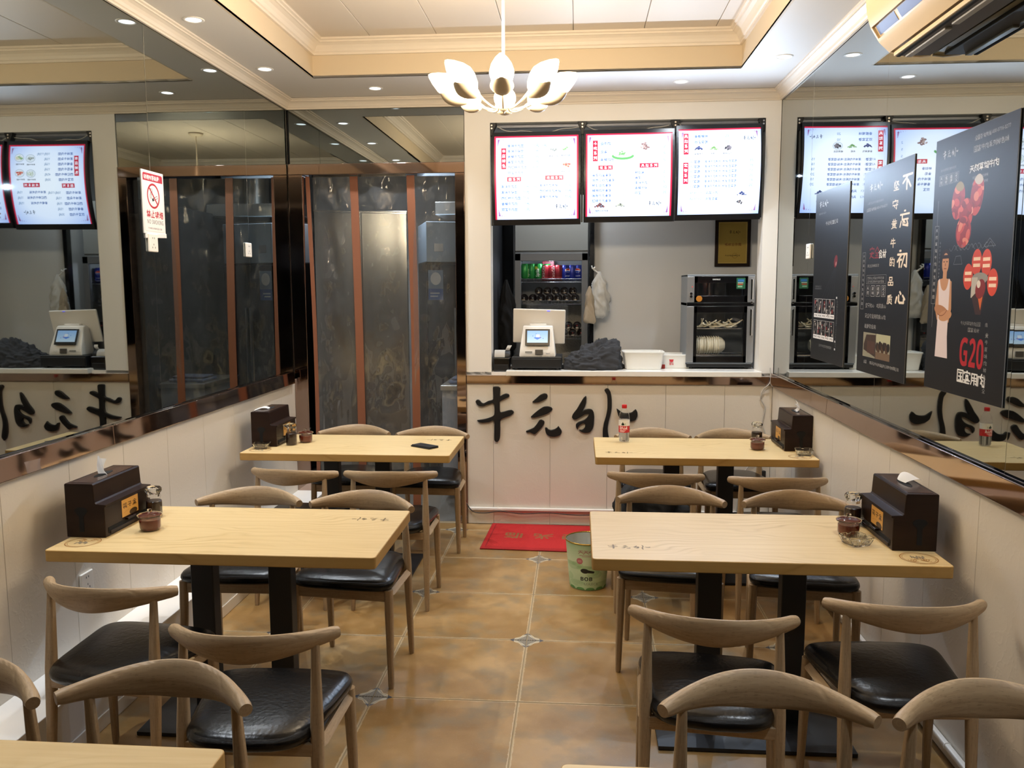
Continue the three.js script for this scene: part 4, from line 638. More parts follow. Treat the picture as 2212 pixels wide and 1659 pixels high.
{ // till: slanted stand, big display turned to the kitchen, small customer screen
  const t = thing('till', 'white point of sale till with a big display and a small lit customer screen', 'till', [-0.285, CY + 0.09, -5.93]);
  const prof = shapeOf([[-0.055, 0], [0.11, 0], [0.112, 0.006], [0.105, 0.055], [0.035, 0.205], [0.02, 0.212], [-0.01, 0.212], [-0.03, 0.2], [-0.05, 0.03]]), st = extr(prof, 0.21, 0.008, 3).rotateY(-Math.PI / 2).translate(0.105, 0, 0);
  { const p = st.attributes.position; for (let i = 0; i < p.count; i++) p.setX(i, p.getX(i) * (1.13 - 0.95 * p.getY(i))); st.computeVertexNormals(); } obj('stand', metric(smooth(st, 0.5)), M.white, t);
  const tilt = g => g.rotateX(-0.437).translate(0, 0.128, 0.0735), fw = 0.172;
  const lcd = canvasTex(256, 160, x => { const g = x.createLinearGradient(0, 0, 0, 160); g.addColorStop(0, '#9cc8ff'); g.addColorStop(1, '#d4ecff'); x.fillStyle = g; x.fillRect(0, 0, 256, 160); x.fillStyle = '#5b8de8'; x.beginPath(); x.moveTo(80, 96); x.lineTo(126, 120); x.lineTo(180, 92); x.lineTo(134, 72); x.fill(); x.fillStyle = '#e9f3ff'; x.fillRect(106, 46, 54, 44); x.strokeStyle = '#6d9be6'; x.lineWidth = 3; x.strokeRect(106, 46, 54, 44); x.fillStyle = '#e2577c'; x.fillRect(156, 84, 8, 12); for (const [a, b] of [[70, 70], [198, 104], [110, 40]]) { x.fillStyle = '#7aa2e8'; x.beginPath(); x.arc(a, b, 7, 0, 7); x.fill(); } });
  obj('customer_bezel', tilt(rbox(fw, 0.125, 0.006, 0.003, 0, 0, 0.0125)), M.blackGloss, t);
  obj('customer_screen', tilt(new THREE.PlaneGeometry(0.145, 0.09).translate(0, 0.004, 0.0162)), std(0x050505, 0.2, { emissive: 0xffffff, emissiveMap: lcd, emissiveIntensity: 0.95 }), t);
  const low = g => g.rotateX(-0.13).translate(0, 0.032, 0.1172);
  obj('scanner_window', low(rbox(0.055, 0.036, 0.006, 0.003, 0.012, 0, 0)), std(0x55504a, 0.3), t); obj('printed_mark', low(rbox(0.05, 0.012, 0.002, 0.0005, -0.06, 0, 0.0015)), std(0x8a8880, 0.6), t); obj('status_light', low(rbox(0.03, 0.014, 0.003, 0.001, 0.075, 0, 0.0015)), M.white, t);
  obj('hinge', rb(-0.06, 0.06, 0.2, 0.225, -0.03, 0.014, 0.006), M.white, t);
  const disp = obj('main_display', [rbox(0.372, 0.252, 0.018, 0.008, 0, 0, 0), rbox(0.36, 0.24, 0.006, 0.003, 0, 0, -0.011)], M.white, t); disp.position.set(0.005, 0.205, -0.052); disp.rotation.x = 0.24; disp.rotation.z = -0.03;
  const led = obj('indicator_light', rbox(0.02, 0.005, 0.003, 0.001, 0.065, 0.118, 0.01), std(0x2030ff, 0.3, { emissive: 0x4a50ff, emissiveIntensity: 1.5 }), t); led.position.copy(disp.position); led.rotation.copy(disp.rotation);
}
{ // crumpled dark clothes
  const n = 40, m = 64, rings = []; for (let i = 0; i <= n; i++) { const a = i / n * Math.PI / 2, r = []; for (let j = 0; j < m; j++) { const b = j / m * 2 * Math.PI, ux = Math.cos(b) * Math.sin(a), uz = Math.sin(b) * Math.sin(a), uy = Math.cos(a), f = fbm(ux * 3 + 5, uy * 3 + uz * 3 + 9, 1 << 20, 1 << 20, 91), fold = Math.abs(fbm(ux * 4 + uz * 2 + 3, uy * 4 - uz * 3 + 2, 1 << 20, 1 << 20, 93) - 0.5) * 2, k = 0.75 + 0.5 * f + 0.28 * fold; r.push(V(ux * 0.205 * k + 0.03 * uy, Math.max(0.001, (uy * 0.15 * k) * (0.85 + 0.35 * THREE.MathUtils.smoothstep(ux, -0.2, 0.25) + 0.25 * noise(ux * 4 + 2, uz * 4 + 2))), uz * 0.12 * k)); } rings.push(r); }
  const g = outward(skin(rings)); g.computeVertexNormals(); metric(g); g.translate(0.095, CY, -5.9); tag(obj('dark_clothes', g, M.cloth), 'crumpled heap of dark grey clothes on the counter beside the till', 'clothes');
}
const tub = (name, w, d, h, pos, label) => { // a tub with sloping sides and a rolled rim
  const t = thing(name, label, 'tub', pos), R = (hw, hd, y) => { const r = []; for (let j = 0; j < 48; j++) { const a = j / 48 * 2 * Math.PI, c = Math.cos(a), s = Math.sin(a), k = 1 / (Math.abs(c) ** 8 + Math.abs(s) ** 8) ** (1 / 8); r.push(V(c * k * hw, y, s * k * hd)); } return r; };
  const f = 0.86, g = outward(skin([R(w * f - 0.004, d * f - 0.004, 0), R(w * f, d * f, 0.004), R(w * 0.97, d * 0.97, h - 0.012), R(w, d, h - 0.01), R(w, d, h - 0.002), R(w - 0.004, d - 0.004, h), R(w * 0.96, d * 0.96, h - 0.004), R(w * f - 0.002, d * f - 0.002, 0.006)])); g.computeVertexNormals(); obj('tub_body', smooth(g, 0.6), phys(0xf2f1ec, 0.4, { transmission: 0.12, thickness: 0 }), t); return t;
};
tub('white_tub', 0.146, 0.1, 0.125, [0.455, CY, -5.94], 'plain white plastic tub on the counter next to the dark clothes');
{ const t = tub('white_tub', 0.135, 0.1, 0.1, [0.7, CY, -6.03], 'white plastic tub with a red flower emblem, partly behind the sterilizer cabinet');
  const e = canvasTex(128, 192, x => { x.clearRect(0, 0, 128, 192); x.fillStyle = '#c22430'; for (let k = 0; k < 5; k++) { x.beginPath(); x.arc(64 + 30 * Math.cos(k * 1.257 - 1.57), 62 + 30 * Math.sin(k * 1.257 - 1.57), 19, 0, 7); x.fill(); } x.fillRect(56, 60, 16, 60); x.fillRect(28, 112, 72, 8); write(x, '香味', 26, 128, 36, '#c22430', { weight: 0.13 }); });
  const g = new THREE.PlaneGeometry(0.05, 0.075).rotateX(-0.12).translate(-0.045, 0.052, 0.0955); obj('emblem', g, std(0xffffff, 0.5, { map: e, transparent: true }), t); }
tag(obj('sauce_packet', rb(0.585, 0.61, CY, CY + 0.03, -5.93, -5.92, 0.003), std(0x8a1f16, 0.4)), 'tiny red and dark packet standing between the white tubs', 'packet');
{ const t = thing('ballpoint_pen', 'blue ballpoint pen lying on the counter by the cash drawer', 'pen', [-0.03, CY + 0.005, -5.83], 0.12); obj('barrel', rod(V(-0.055, 0, 0), V(0.05, 0, 0), [[0, 0.0045], [1, 0.0045]], 10), std(0xdfe2f2, 0.3), t); obj('grip', rod(V(-0.055, 0, 0), V(-0.02, 0, 0), [[0, 0.003], [1, 0.005]], 10), std(0x2c2f9a, 0.4), t); }
{ const t = thing('scissors', 'black handled scissors beside the cash drawer', 'scissors', [-0.055, CY + 0.005, -5.89], 0.3); obj('handle', [new THREE.TorusGeometry(0.016, 0.004, 8, 20).rotateX(Math.PI / 2).translate(-0.03, 0.002, 0.012), new THREE.TorusGeometry(0.016, 0.004, 8, 20).rotateX(Math.PI / 2).translate(-0.03, 0.002, -0.018)], M.black, t); obj('blade', rb(-0.016, 0.06, 0, 0.003, -0.005, 0.003, 0.001), M.chrome, t); }

// sterilizer cabinet with two glass doors
{
  const X0 = 0.752, w = 0.46, d = 0.34, h = 0.655, t = thing('sterilizer_cabinet', 'black and silver two-door dish sterilizer cabinet at the end of the counter', 'cabinet', [X0 + w / 2, CY, -5.925]);
  const z1 = 0, z0 = -d, side = std(0x8f97a0, 0.4, { metalness: 0.5 }), a = -w / 2, b = w / 2;
  obj('carcass', [rb(a, a + 0.012, 0.03, h, z0, z1, 0.003), rb(b - 0.012, b, 0.03, h, z0, z1, 0.003), rb(a, b, 0.03, 0.045, z0, z1, 0.003), rb(a, b, h - 0.012, h, z0, z1 + 0.012, 0.003), rb(a, b, 0.03, h, z0, z0 + 0.01, 0.003)], side, t);
  obj('divider', [rb(a, b, 0.44, 0.462, z0 + 0.01, z1 + 0.014, 0.002)], M.blackGloss, t);
  obj('foot', [-0.19, 0.19].flatMap(x => [-0.3, -0.03].map(z => cyl(0.018, 0.03, x, 0.015, z, 14))), M.black, t);
  obj('base_plinth', rb(a + 0.006, b - 0.006, 0.012, 0.034, z0 + 0.01, z1 + 0.004, 0.003), M.black, t);
  const door = (y0, y1, name) => { const gA = 0.049, gB = 0.048, o = obj(name, [rb(a + gA, a + gA + 0.022, y0, y1, z1, z1 + 0.014, 0.002), rb(b - gB - 0.022, b - gB, y0, y1, z1, z1 + 0.014, 0.002), rb(a + gA, b - gB, y1 - 0.045, y1, z1, z1 + 0.014, 0.002), rb(a + gA, b - gB, y0, y0 + 0.045, z1, z1 + 0.014, 0.002)], M.blackGloss, t);
    obj('silver_panel', rb(a, a + gA, y0, y1, z1, z1 + 0.015, 0.003), M.silver, o); obj('silver_panel', rb(b - gB, b, y0, y1, z1, z1 + 0.015, 0.003), M.silver, o);
    obj('door_glass', rb(a + gA + 0.02, b - gB - 0.02, y0 + 0.043, y1 - 0.043, z1 + 0.004, z1 + 0.007, 0.001), M.glass, o);
    obj('handle', [rod(V(b - 0.022, y1 - 0.2 < y0 ? y0 + 0.02 : y1 - 0.2, z1 + 0.036), V(b - 0.022, y1 - 0.02, z1 + 0.036), [[0, 0.009], [1, 0.009]], 12), rb(b - 0.03, b - 0.014, y1 - 0.034, y1 - 0.018, z1 + 0.012, z1 + 0.038, 0.003), rb(b - 0.03, b - 0.014, y1 - 0.186, y1 - 0.17, z1 + 0.012, z1 + 0.038, 0.003)], M.chrome, o); return o; };
  const up = door(0.465, h - 0.012, 'upper_door'), lo = door(0.046, 0.437, 'lower_door');
  obj('knob', [0.525, 0.505].map(y => cyl(0.009, 0.012, 0, 0, 0, 16).rotateX(Math.PI / 2).translate(a + 0.026, y, z1 + 0.02)), M.chrome, up); obj('red_light', cyl(0.003, 0.004, 0, 0, 0, 10).rotateX(Math.PI / 2).translate(a + 0.034, 0.572, z1 + 0.016), std(0x801010, 0.3, { emissive: 0xff3030, emissiveIntensity: 1 }), up);
  const brand = canvasTex(128, 32, x => { x.clearRect(0, 0, 128, 32); write(x, 'SHENLE', 6, 4, 24, '#e8e8e8', { bold: true }); }); obj('printed_mark', new THREE.PlaneGeometry(0.075, 0.018).translate(-0.025, h - 0.033, z1 + 0.0146), std(0xffffff, 0.4, { map: brand, transparent: true }), up);
  const es = canvasTex(96, 128, x => { x.fillStyle = '#1f5c3c'; x.fillRect(0, 0, 96, 128); x.fillStyle = '#2f6fb0'; x.fillRect(14, 16, 68, 30); x.fillStyle = '#cfd8d0'; x.fillRect(14, 54, 60, 8); x.fillStyle = '#c2492e'; x.fillRect(14, 70, 56, 12); x.fillStyle = '#88b090'; x.fillRect(14, 92, 50, 18); }); obj('energy_label', new THREE.PlaneGeometry(0.06, 0.075).translate(b - 0.096, h - 0.06, z1 + 0.0152), std(0xffffff, 0.5, { map: es }), up);
  obj('round_sticker', cyl(0.021, 0.0012, 0, 0, 0, 24).rotateX(Math.PI / 2).translate(a + 0.082, 0.49, z1 + 0.0152), std(0xb8772a, 0.4), up);
  const rack = (y, zf) => { const r = []; for (let k = 0; k <= 12; k++) r.push(rod(V(a + 0.02 + k * 0.035, y, z0 + 0.02), V(a + 0.02 + k * 0.035, y, zf), [[0, 0.0016], [1, 0.0016]], 6)); r.push(rod(V(a + 0.014, y, zf), V(b - 0.014, y, zf), [[0, 0.0025], [1, 0.0025]], 8), rod(V(a + 0.014, y, z0 + 0.1), V(b - 0.014, y, z0 + 0.1), [[0, 0.0025], [1, 0.0025]], 8)); return r; };
  obj('wire_rack', rack(0.28, -0.02), M.chrome, t); obj('wire_rack', rack(0.095, -0.02), M.chrome, t); obj('wire_rack', rack(0.5, -0.02), M.chrome, t);
  M.bowl = std(0xe9e2cc, 0.35);
  const bowlG = smooth(lathe([[0.0001, 0.002], [0.03, 0], [0.034, 0.004], [0.052, 0.02], [0.06, 0.04], [0.065, 0.044], [0.065, 0.048], [0.06, 0.047], [0.05, 0.022], [0.03, 0.007], [0.0001, 0.005]], 32), 0.7).rotateZ(Math.PI / 2);
  const bl = 'cream bowl lying on its side in the lower row of the sterilizer cabinet'; let first;
  for (let k = 0; k < 13; k++) { const p = [X0 + 0.085 + k * 0.0165, CY + 0.098 + 0.063, -5.925 - 0.1 + 0.004 * Math.sin(k * 2)]; if (!k) { first = tag(obj('bowl', bowlG, M.bowl), bl, 'bowl', 'bowls in the sterilizer cabinet'); first.position.set(...p); } else dup(first, p, 0.04 * Math.sin(k)); }
  const spoonG = merge([smooth(rod(V(0, 0, 0), V(0, 0.03, 0.07), [[0, 0.006], [1, 0.004]], 8), 1), new THREE.SphereGeometry(0.019, 14, 10).scale(1, 0.42, 1.35).translate(0, 0, -0.018)]); let sf;
  for (let k = 0; k < 18; k++) { const p = [X0 + 0.09 + k * 0.0155 + 0.004 * Math.sin(k * 7), CY + 0.293 + 0.008 * (k % 3), -5.925 - 0.07 + 0.02 * Math.cos(k * 5)]; if (!k) { sf = tag(obj('soup_spoon', spoonG, M.bowl), 'cream soup spoon jumbled on the upper rack of the sterilizer cabinet', 'spoon', 'soup spoons in the sterilizer cabinet'); sf.position.set(...p); sf.rotation.y = 0.4; } else { const o = dup(sf, p, Math.sin(k * 3) * 0.9); o.rotation.x = 0.3 * Math.sin(k * 5); } }
}
// gold plaque on the kitchen wall
{
  const t = thing('award_plaque', 'gold plaque in a dark wooden frame on the kitchen wall', 'plaque', [1.165, 2.01, -6.545]), w = 0.265, h = 0.36;
  const fr = rrect(-w / 2, -h / 2, w / 2, h / 2, 0.003); fr.holes.push(new THREE.Path([[-w / 2 + 0.024, -h / 2 + 0.024], [-w / 2 + 0.024, h / 2 - 0.024], [w / 2 - 0.024, h / 2 - 0.024], [w / 2 - 0.024, -h / 2 + 0.024]].map(p => new THREE.Vector2(...p)))); obj('frame', metric(extr(fr, 0.014, 0.002).translate(0, 0, -0.004)), M.walnut, t);
  const g = canvasTex(256, 368, x => { x.fillStyle = '#b89a48'; x.fillRect(0, 0, 256, 368); x.strokeStyle = '#d8c070'; x.lineWidth = 4; x.strokeRect(8, 8, 240, 352); brush(x, 96, 74, 96, '#3c3014'); write(x, '授权合作商', 60, 186, 26, '#7a4a1c', { weight: 0.12 }); write(x, '牛元外食品有限公司', 64, 290, 13, '#4a3a18', { weight: 0.12 }); x.strokeStyle = '#8a6a2a'; x.lineWidth = 3; x.beginPath(); x.arc(150, 298, 22, 0, 7); x.stroke(); });
  obj('plate', new THREE.PlaneGeometry(w - 0.046, h - 0.046).translate(0, 0, 0.002), std(0xffffff, 0.35, { map: g, metalness: 0.35 }), t);
}

// ---------------------------------------------------------------- drinks cooler behind the counter
{
  const X0 = -0.51, X1 = 0.075, Z = -6.72, D = 0.5, t = thing('drinks_cooler', 'tall grey drinks cooler with a glass door behind the till', 'cooler', [0, 0, 0]);
  const grey = std(0x9b9c9a, 0.45), dark = std(0x6f7072, 0.5), inner = std(0xb9bbbb, 0.5);
  obj('cabinet', [rb(X0, X0 + 0.03, 0.08, 2.4, Z - D, Z, 0.004), rb(X1 - 0.03, X1, 0.08, 2.4, Z - D, Z, 0.004), rb(X0, X1, 0.0, 0.3, Z - D, Z, 0.004), rb(X0, X1, 1.93, 1.96, Z - D, Z, 0.004), rb(X0, X1, 2.37, 2.4, Z - D, Z, 0.004)], grey, t);
  obj('back_lining', rb(X0 + 0.03, X1 - 0.03, 0.3, 1.93, Z - D, Z - D + 0.01, 0.002), inner, t);
  obj('filler', rb(X0 + 0.004, X1 - 0.004, 1.94, 1.968, Z - 0.03, Z + 0.006, 0.003), grey, t); obj('sign_panel', rb(X0 + 0.004, X1 - 0.004, 1.965, 2.395, Z - 0.02, Z + 0.012, 0.004), std(0xb4b3ac, 0.4), t);
  const df = obj('door', [rb(X0 + 0.002, X0 + 0.052, 0.31, 1.945, Z + 0.002, Z + 0.04, 0.004), rb(X1 - 0.052, X1 - 0.002, 0.31, 1.945, Z + 0.002, Z + 0.04, 0.004), rb(X0 + 0.002, X1 - 0.002, 1.885, 1.945, Z + 0.002, Z + 0.04, 0.004), rb(X0 + 0.002, X1 - 0.002, 0.31, 0.37, Z + 0.002, Z + 0.04, 0.004)], dark, t);
  obj('door_glass', rb(X0 + 0.05, X1 - 0.05, 0.368, 1.888, Z + 0.018, Z + 0.022, 0.001), M.glass, df);
  const lamp = obj('light_strip', rb(-0.28, -0.16, 1.905, 1.918, Z - 0.05, Z - 0.03, 0.002), std(0xffffff, 0.3, { emissive: LIGHT.cooler.color, emissiveIntensity: LIGHT.cooler.glow }), t);
  const p = new THREE.PointLight(LIGHT.cooler.color, LIGHT.cooler.power); p.position.set(-0.22, 1.885, Z - 0.04); p.castShadow = true; p.name = 'cooler_light'; scene.add(p);
  const shelf = y => { const r = []; for (let k = 0; k <= 18; k++) r.push(rod(V(X0 + 0.035 + k * 0.0286, y, Z - D + 0.02), V(X0 + 0.035 + k * 0.0286, y, Z - 0.02), [[0, 0.002], [1, 0.002]], 5)); for (let k = 0; k <= 18; k++) r.push(bb(X0 + 0.034 + k * 0.0286, X0 + 0.037 + k * 0.0286, y - 0.012, y + 0.014, Z - 0.022, Z - 0.019)); for (const dy of [-0.012, 0.014]) r.push(rod(V(X0 + 0.032, y + dy, Z - 0.02), V(X1 - 0.032, y + dy, Z - 0.02), [[0, 0.003], [1, 0.003]], 6)); return r; };
  const SY = [1.73, 1.555, 1.275, 0.98]; SY.forEach(y => obj('wire_shelf', shelf(y), M.chrome, t));
  // cans
  const canTex = (bg, fn) => canvasTex(256, 256, x => { x.fillStyle = bg; x.fillRect(0, 0, 256, 256); fn(x); });
  const green = canTex('#1f8a3a', x => { x.fillStyle = '#7fd06a'; x.fillRect(30, 30, 60, 200); x.fillStyle = '#e8e04a'; x.beginPath(); x.arc(150, 70, 26, 0, 7); x.fill(); x.save(); x.translate(170, 220); x.rotate(-1.57); x.fillStyle = '#fff'; x.font = 'bold 48px sans-serif'; x.fillText('Sprite', 0, 20); x.restore(); });
  const red = canTex('#8a1c26', x => { x.fillStyle = '#c44a50'; x.fillRect(0, 200, 256, 20); x.save(); x.translate(120, 230); x.rotate(-1.57); x.fillStyle = '#f0d8d8'; x.font = 'bold 44px serif'; x.fillText('Coca-Cola', 0, 20); x.restore(); });
  const blue = canTex('#1c2f9a', x => { for (const o of [70, 198]) { x.fillStyle = '#fff'; x.beginPath(); x.arc(o, 90, 36, 0, 7); x.fill(); x.fillStyle = '#d8362c'; x.beginPath(); x.arc(o, 90, 33, 3.3, 6.2); x.fill(); x.fillStyle = '#2448b8'; x.beginPath(); x.arc(o, 90, 33, 0.2, 2.9); x.fill(); x.fillStyle = '#dfe6ff'; x.font = 'bold 26px sans-serif'; x.fillText('pepsi', o - 34, 190); } });
  const canG = smooth(lathe([[0.0001, 0.003], [0.022, 0.003], [0.0245, 0], [0.027, 0.004], [0.0325, 0.014], [0.033, 0.018], [0.033, 0.103], [0.0325, 0.107], [0.027, 0.117], [0.0255, 0.121], [0.0245, 0.119], [0.0001, 0.117]], 28), 0.6);
  { const q = canG.attributes.position, uv = canG.attributes.uv; for (let i = 0; i < q.count; i++) uv.setY(i, q.getY(i) / 0.121); }
  const kinds = { green: [std(0xffffff, 0.3, { map: green, metalness: 0.3 }), 'green soft drink can on the cooler\'s top shelf', 'green cans in the cooler'], red: [std(0xffffff, 0.3, { map: red, metalness: 0.3 }), 'dark red soft drink can on the cooler\'s top shelf', 'red cans in the cooler'], blue: [std(0xffffff, 0.3, { map: blue, metalness: 0.3 }), 'blue soft drink can with a round emblem on the cooler\'s top shelf', 'blue cans in the cooler'] }, proto = {};
  const can = (k, x, y, z, a, row) => { let [m, l, g] = kinds[k]; l += row ? ', second row behind' : ', front row'; g += row ? ', second row' : ', front row'; if (!proto[k]) { proto[k] = tag(obj('drink_can', canG, m), l, 'can', g); proto[k].position.set(x, y, z); proto[k].rotation.y = a; } else dup(proto[k], [x, y, z], a, l, g); };
  ['green', 'green', 'green', 'red', 'red', 'red', 'blue', 'blue', 'blue'].forEach((k, i) => can(k, X0 + 0.078 + i * 0.0545 - (i > 5 ? 0.002 : 0), 1.733 + (k === 'green' ? 0.012 : 0), Z - 0.07, i * 0.9));
  ['green', 'green', 'green', 'green', 'red', 'red', 'red', 'blue'].forEach((k, i) => can(k, X0 + 0.075 + i * 0.06, 1.733 + (k === 'green' ? 0.012 : 0), Z - 0.15, i * 1.7, 1));
  tag(obj('drink_carton', rb(-0.3, -0.2, 1.733, 1.89, Z - 0.3, Z - 0.22, 0.004), std(0xa0243c, 0.4)), 'crimson carton standing behind the cans in the cooler', 'carton');
  // bottles lying with their bottoms to the front
  const bot = smooth(lathe([[0.0001, 0.006], [0.018, 0.004], [0.028, 0], [0.032, 0.006], [0.033, 0.02], [0.033, 0.12], [0.026, 0.16], [0.013, 0.19], [0.013, 0.21], [0.0001, 0.211]], 28), 0.7).rotateX(-Math.PI / 2), capG = smooth(lathe([[0.0001, -0.0005], [0.005, -0.0005], [0.006, 0.006], [0.0001, 0.006]], 16), 0.6).rotateX(-Math.PI / 2);
  const cola = phys(0x1a1210, 0.12, { clearcoat: 0.6 }), dot = std(0x777777, 0.5), rdot = std(0x9a2a2a, 0.5);
  let b0; const lay = (x, y, z, l, g, d) => { let o; if (!b0) { b0 = o = thing('drink_bottle', l, 'bottle', [x, y, z], 0, g); obj('bottle_body', bot, cola, o); obj('bottom_mark', capG, dot, o); } else o = dup(b0, [x, y, z], 0.02 * Math.sin(x * 90), l, g); o.children[1].material = d; };
  for (let k = 0; k < 7; k++) lay(X0 + 0.072 + k * 0.0685, 1.592, Z - 0.035, 'dark bottle lying in the bottom row, second cooler shelf', 'lying bottles, bottom row of the second shelf', dot);
  for (let k = 0; k < 5; k++) lay(X0 + 0.19 + k * 0.0685, 1.648, Z - 0.04, 'dark bottle lying in the top row, second cooler shelf', 'lying bottles, top row of the second shelf', dot);
  for (let k = 0; k < 3; k++) lay(-0.115 + k * 0.0685, 1.312, Z - 0.035, 'dark red-marked bottle lying in the bottom row, third cooler shelf', 'lying bottles, bottom row of the third shelf', rdot);
  for (let k = 0; k < 2; k++) lay(-0.08 + k * 0.0685, 1.37, Z - 0.04, 'dark red-marked bottle lying in the top row, third cooler shelf', 'lying bottles, top row of the third shelf', rdot);
  const frost = obj('frosted_lining', rb(X0 + 0.05, X1 - 0.05, 0.99, 1.52, Z - D + 0.012, Z - D + 0.03, 0.002), std(0xc2bcae, 0.4, { bumpMap: leatherBump, bumpScale: 0.01 }), t);
}
// bags on a hook at the cooler's side
{
  const bagG = (w, h, seed, sq) => { const rings = []; for (let i = 0; i <= 26; i++) { const v = i / 26, r = []; const k = v < 0.22 ? 0.12 + 0.5 * (v / 0.22) : 0.62 + 0.38 * Math.sin(Math.min(1, (v - 0.22) / 0.6) * 1.6); for (let j = 0; j < 36; j++) { const a = j / 36 * 2 * Math.PI, n = 0.75 + 0.5 * noise(Math.cos(a) * 2 + 9 + seed, Math.sin(a) * 2 + v * 4 + seed), end = v > 0.94 ? 1 - (v - 0.94) * 7 : 1; const cr = 1 + 0.35 * (fbm(Math.cos(a) * 3 + seed + 7, Math.sin(a) * 3 + v * 11, 1 << 20, 1 << 20, 97, 3) - 0.5) * 2; r.push(V(Math.cos(a) * w * k * n * cr * end, -v * h - 0.012 * noise(a * 3, seed), Math.sin(a) * w * sq * k * n * cr * end)); } rings.push(r); } const g = outward(skin(rings)); g.computeVertexNormals(); return g; };
  const a = thing('plastic_bag', 'white translucent plastic bag hanging from the hook beside the cooler', 'bag', [0.125, 1.8, -6.47]); obj('bag_body', bagG(0.075, 0.35, 3, 0.6).translate(0.03, 0, 0), phys(0xf0f0ee, 0.4, { transmission: 0.35, thickness: 0 }), a); obj('bag_tie', [tube([[0, 0.03, 0], [-0.012, 0.015, 0.004], [0.004, 0, 0], [0.03, -0.02, 0]], 0.006, 16, 7)], M.tissue, a);
  const b = thing('cloth_bag', 'beige crumpled bag hanging in front of the white plastic bag', 'bag', [0.085, 1.69, -6.41]); obj('bag_body', bagG(0.045, 0.28, 11, 0.7), std(0xb8ab98, 0.8), b);
  tag(obj('wall_hook', [tube([[0.1, 1.84, -6.5], [0.1, 1.835, -6.47], [0.105, 1.815, -6.462], [0.11, 1.825, -6.455]], 0.004, 12, 6)], M.tissue), 'small white hook holding the hanging bags', 'hook');
  const c = thing('dark_coat', 'black coat hanging on the dark partition left of the cooler', 'coat', [-0.56, 1.74, -6.5]); obj('coat_body', bagG(0.075, 0.55, 21, 0.9), std(0x0c0c0e, 0.9), c);
}

// ---------------------------------------------------------------- kitchen seen through the doorway
{
  const t = thing('steel_cabinet', 'tall brushed steel cupboard behind the plastic curtain', 'cupboard', [-1.88, 0, -7.2], 0.24);
  const X0 = -0.4, X1 = 0.4, Z = 0; obj('carcass', rb(X0, X1, 0.05, 2.34, Z - 0.6, Z, 0.006), M.brushed, t);
  obj('door', rb(X0 + 0.006, -0.004, 0.1, 2.32, Z, Z + 0.02, 0.005), M.brushed, t); obj('door', rb(0.004, X1 - 0.006, 0.1, 2.32, Z, Z + 0.02, 0.005), M.brushed, t);
  const f = thing('black_refrigerator', 'black double-door refrigerator with a pale top panel in the kitchen', 'refrigerator', [-1.08, 0, -7.4], 0.3);
  obj('cabinet', rb(-0.27, 0.27, 0.03, 1.9, -0.6, 0, 0.006), M.black, f); obj('door', rb(-0.268, -0.012, 0.08, 1.88, 0, 0.04, 0.006), M.blackGloss, f); obj('door', rb(0.012, 0.268, 0.08, 1.88, 0, 0.04, 0.006), M.blackGloss, f);
  obj('handle', [rb(-0.03, -0.016, 0.5, 1.5, 0.04, 0.06, 0.003), rb(0.016, 0.03, 0.5, 1.5, 0.04, 0.06, 0.003)], M.silver, f);
  obj('top_panel', rb(-0.268, 0.268, 1.9, 2.25, -0.6, 0.03, 0.006), std(0x9fb0c0, 0.5), f); obj('control_panel', rb(-0.2, -0.12, 1.99, 2.06, 0.03, 0.034, 0.003), M.silver, f);
  const st = canvasTex(96, 160, x => { x.fillStyle = '#7f98b8'; x.fillRect(0, 0, 96, 160); x.fillStyle = '#dfe6ee'; x.beginPath(); x.arc(48, 46, 34, 0, 7); x.fill(); x.fillStyle = '#2f5fae'; x.fillRect(0, 100, 96, 60); x.fillStyle = '#b8c8e0'; x.fillRect(12, 120, 60, 8); x.fillRect(12, 136, 50, 8); }); obj('sticker', new THREE.PlaneGeometry(0.13, 0.26).translate(-0.19, 1.7, 0.0412), std(0xffffff, 0.5, { map: st }), f);
  const c = thing('prep_table', 'low grey kitchen prep table at the side of the doorway', 'table', [-0.87, 0, -6.7]); obj('tabletop', rb(-0.2, 0.2, 0.88, 0.92, -0.4, 0.3, 0.005), M.steel, c); obj('cupboard', rb(-0.19, 0.19, 0.1, 0.88, -0.38, 0.28, 0.005), std(0x8a8c92, 0.5), c); obj('door_gap', rb(0.02, 0.026, 0.12, 0.86, 0.28, 0.2815, 0.0006), M.pit, c);
  tag(obj('folded_towels', [rb(-1.02, -0.72, 0.921, 0.945, -6.75, -6.5, 0.01), rb(-1.0, -0.74, 0.946, 0.966, -6.73, -6.53, 0.009)], std(0x5a6378, 0.9)), 'folded bluish towels on the kitchen prep table', 'towels');
  const h = thing('extractor_duct', 'grey metal extractor duct under the kitchen ceiling', 'duct', [-0.95, 0, -7.9]); obj('duct', [rod(V(0, 2.45, 0), V(0, 2.89, 0), [[0, 0.1], [1, 0.1]], 24)], M.steel, h); obj('hood', rb(-0.35, 0.35, 2.33, 2.45, -0.3, 0.3, 0.01), M.steel, h);
}
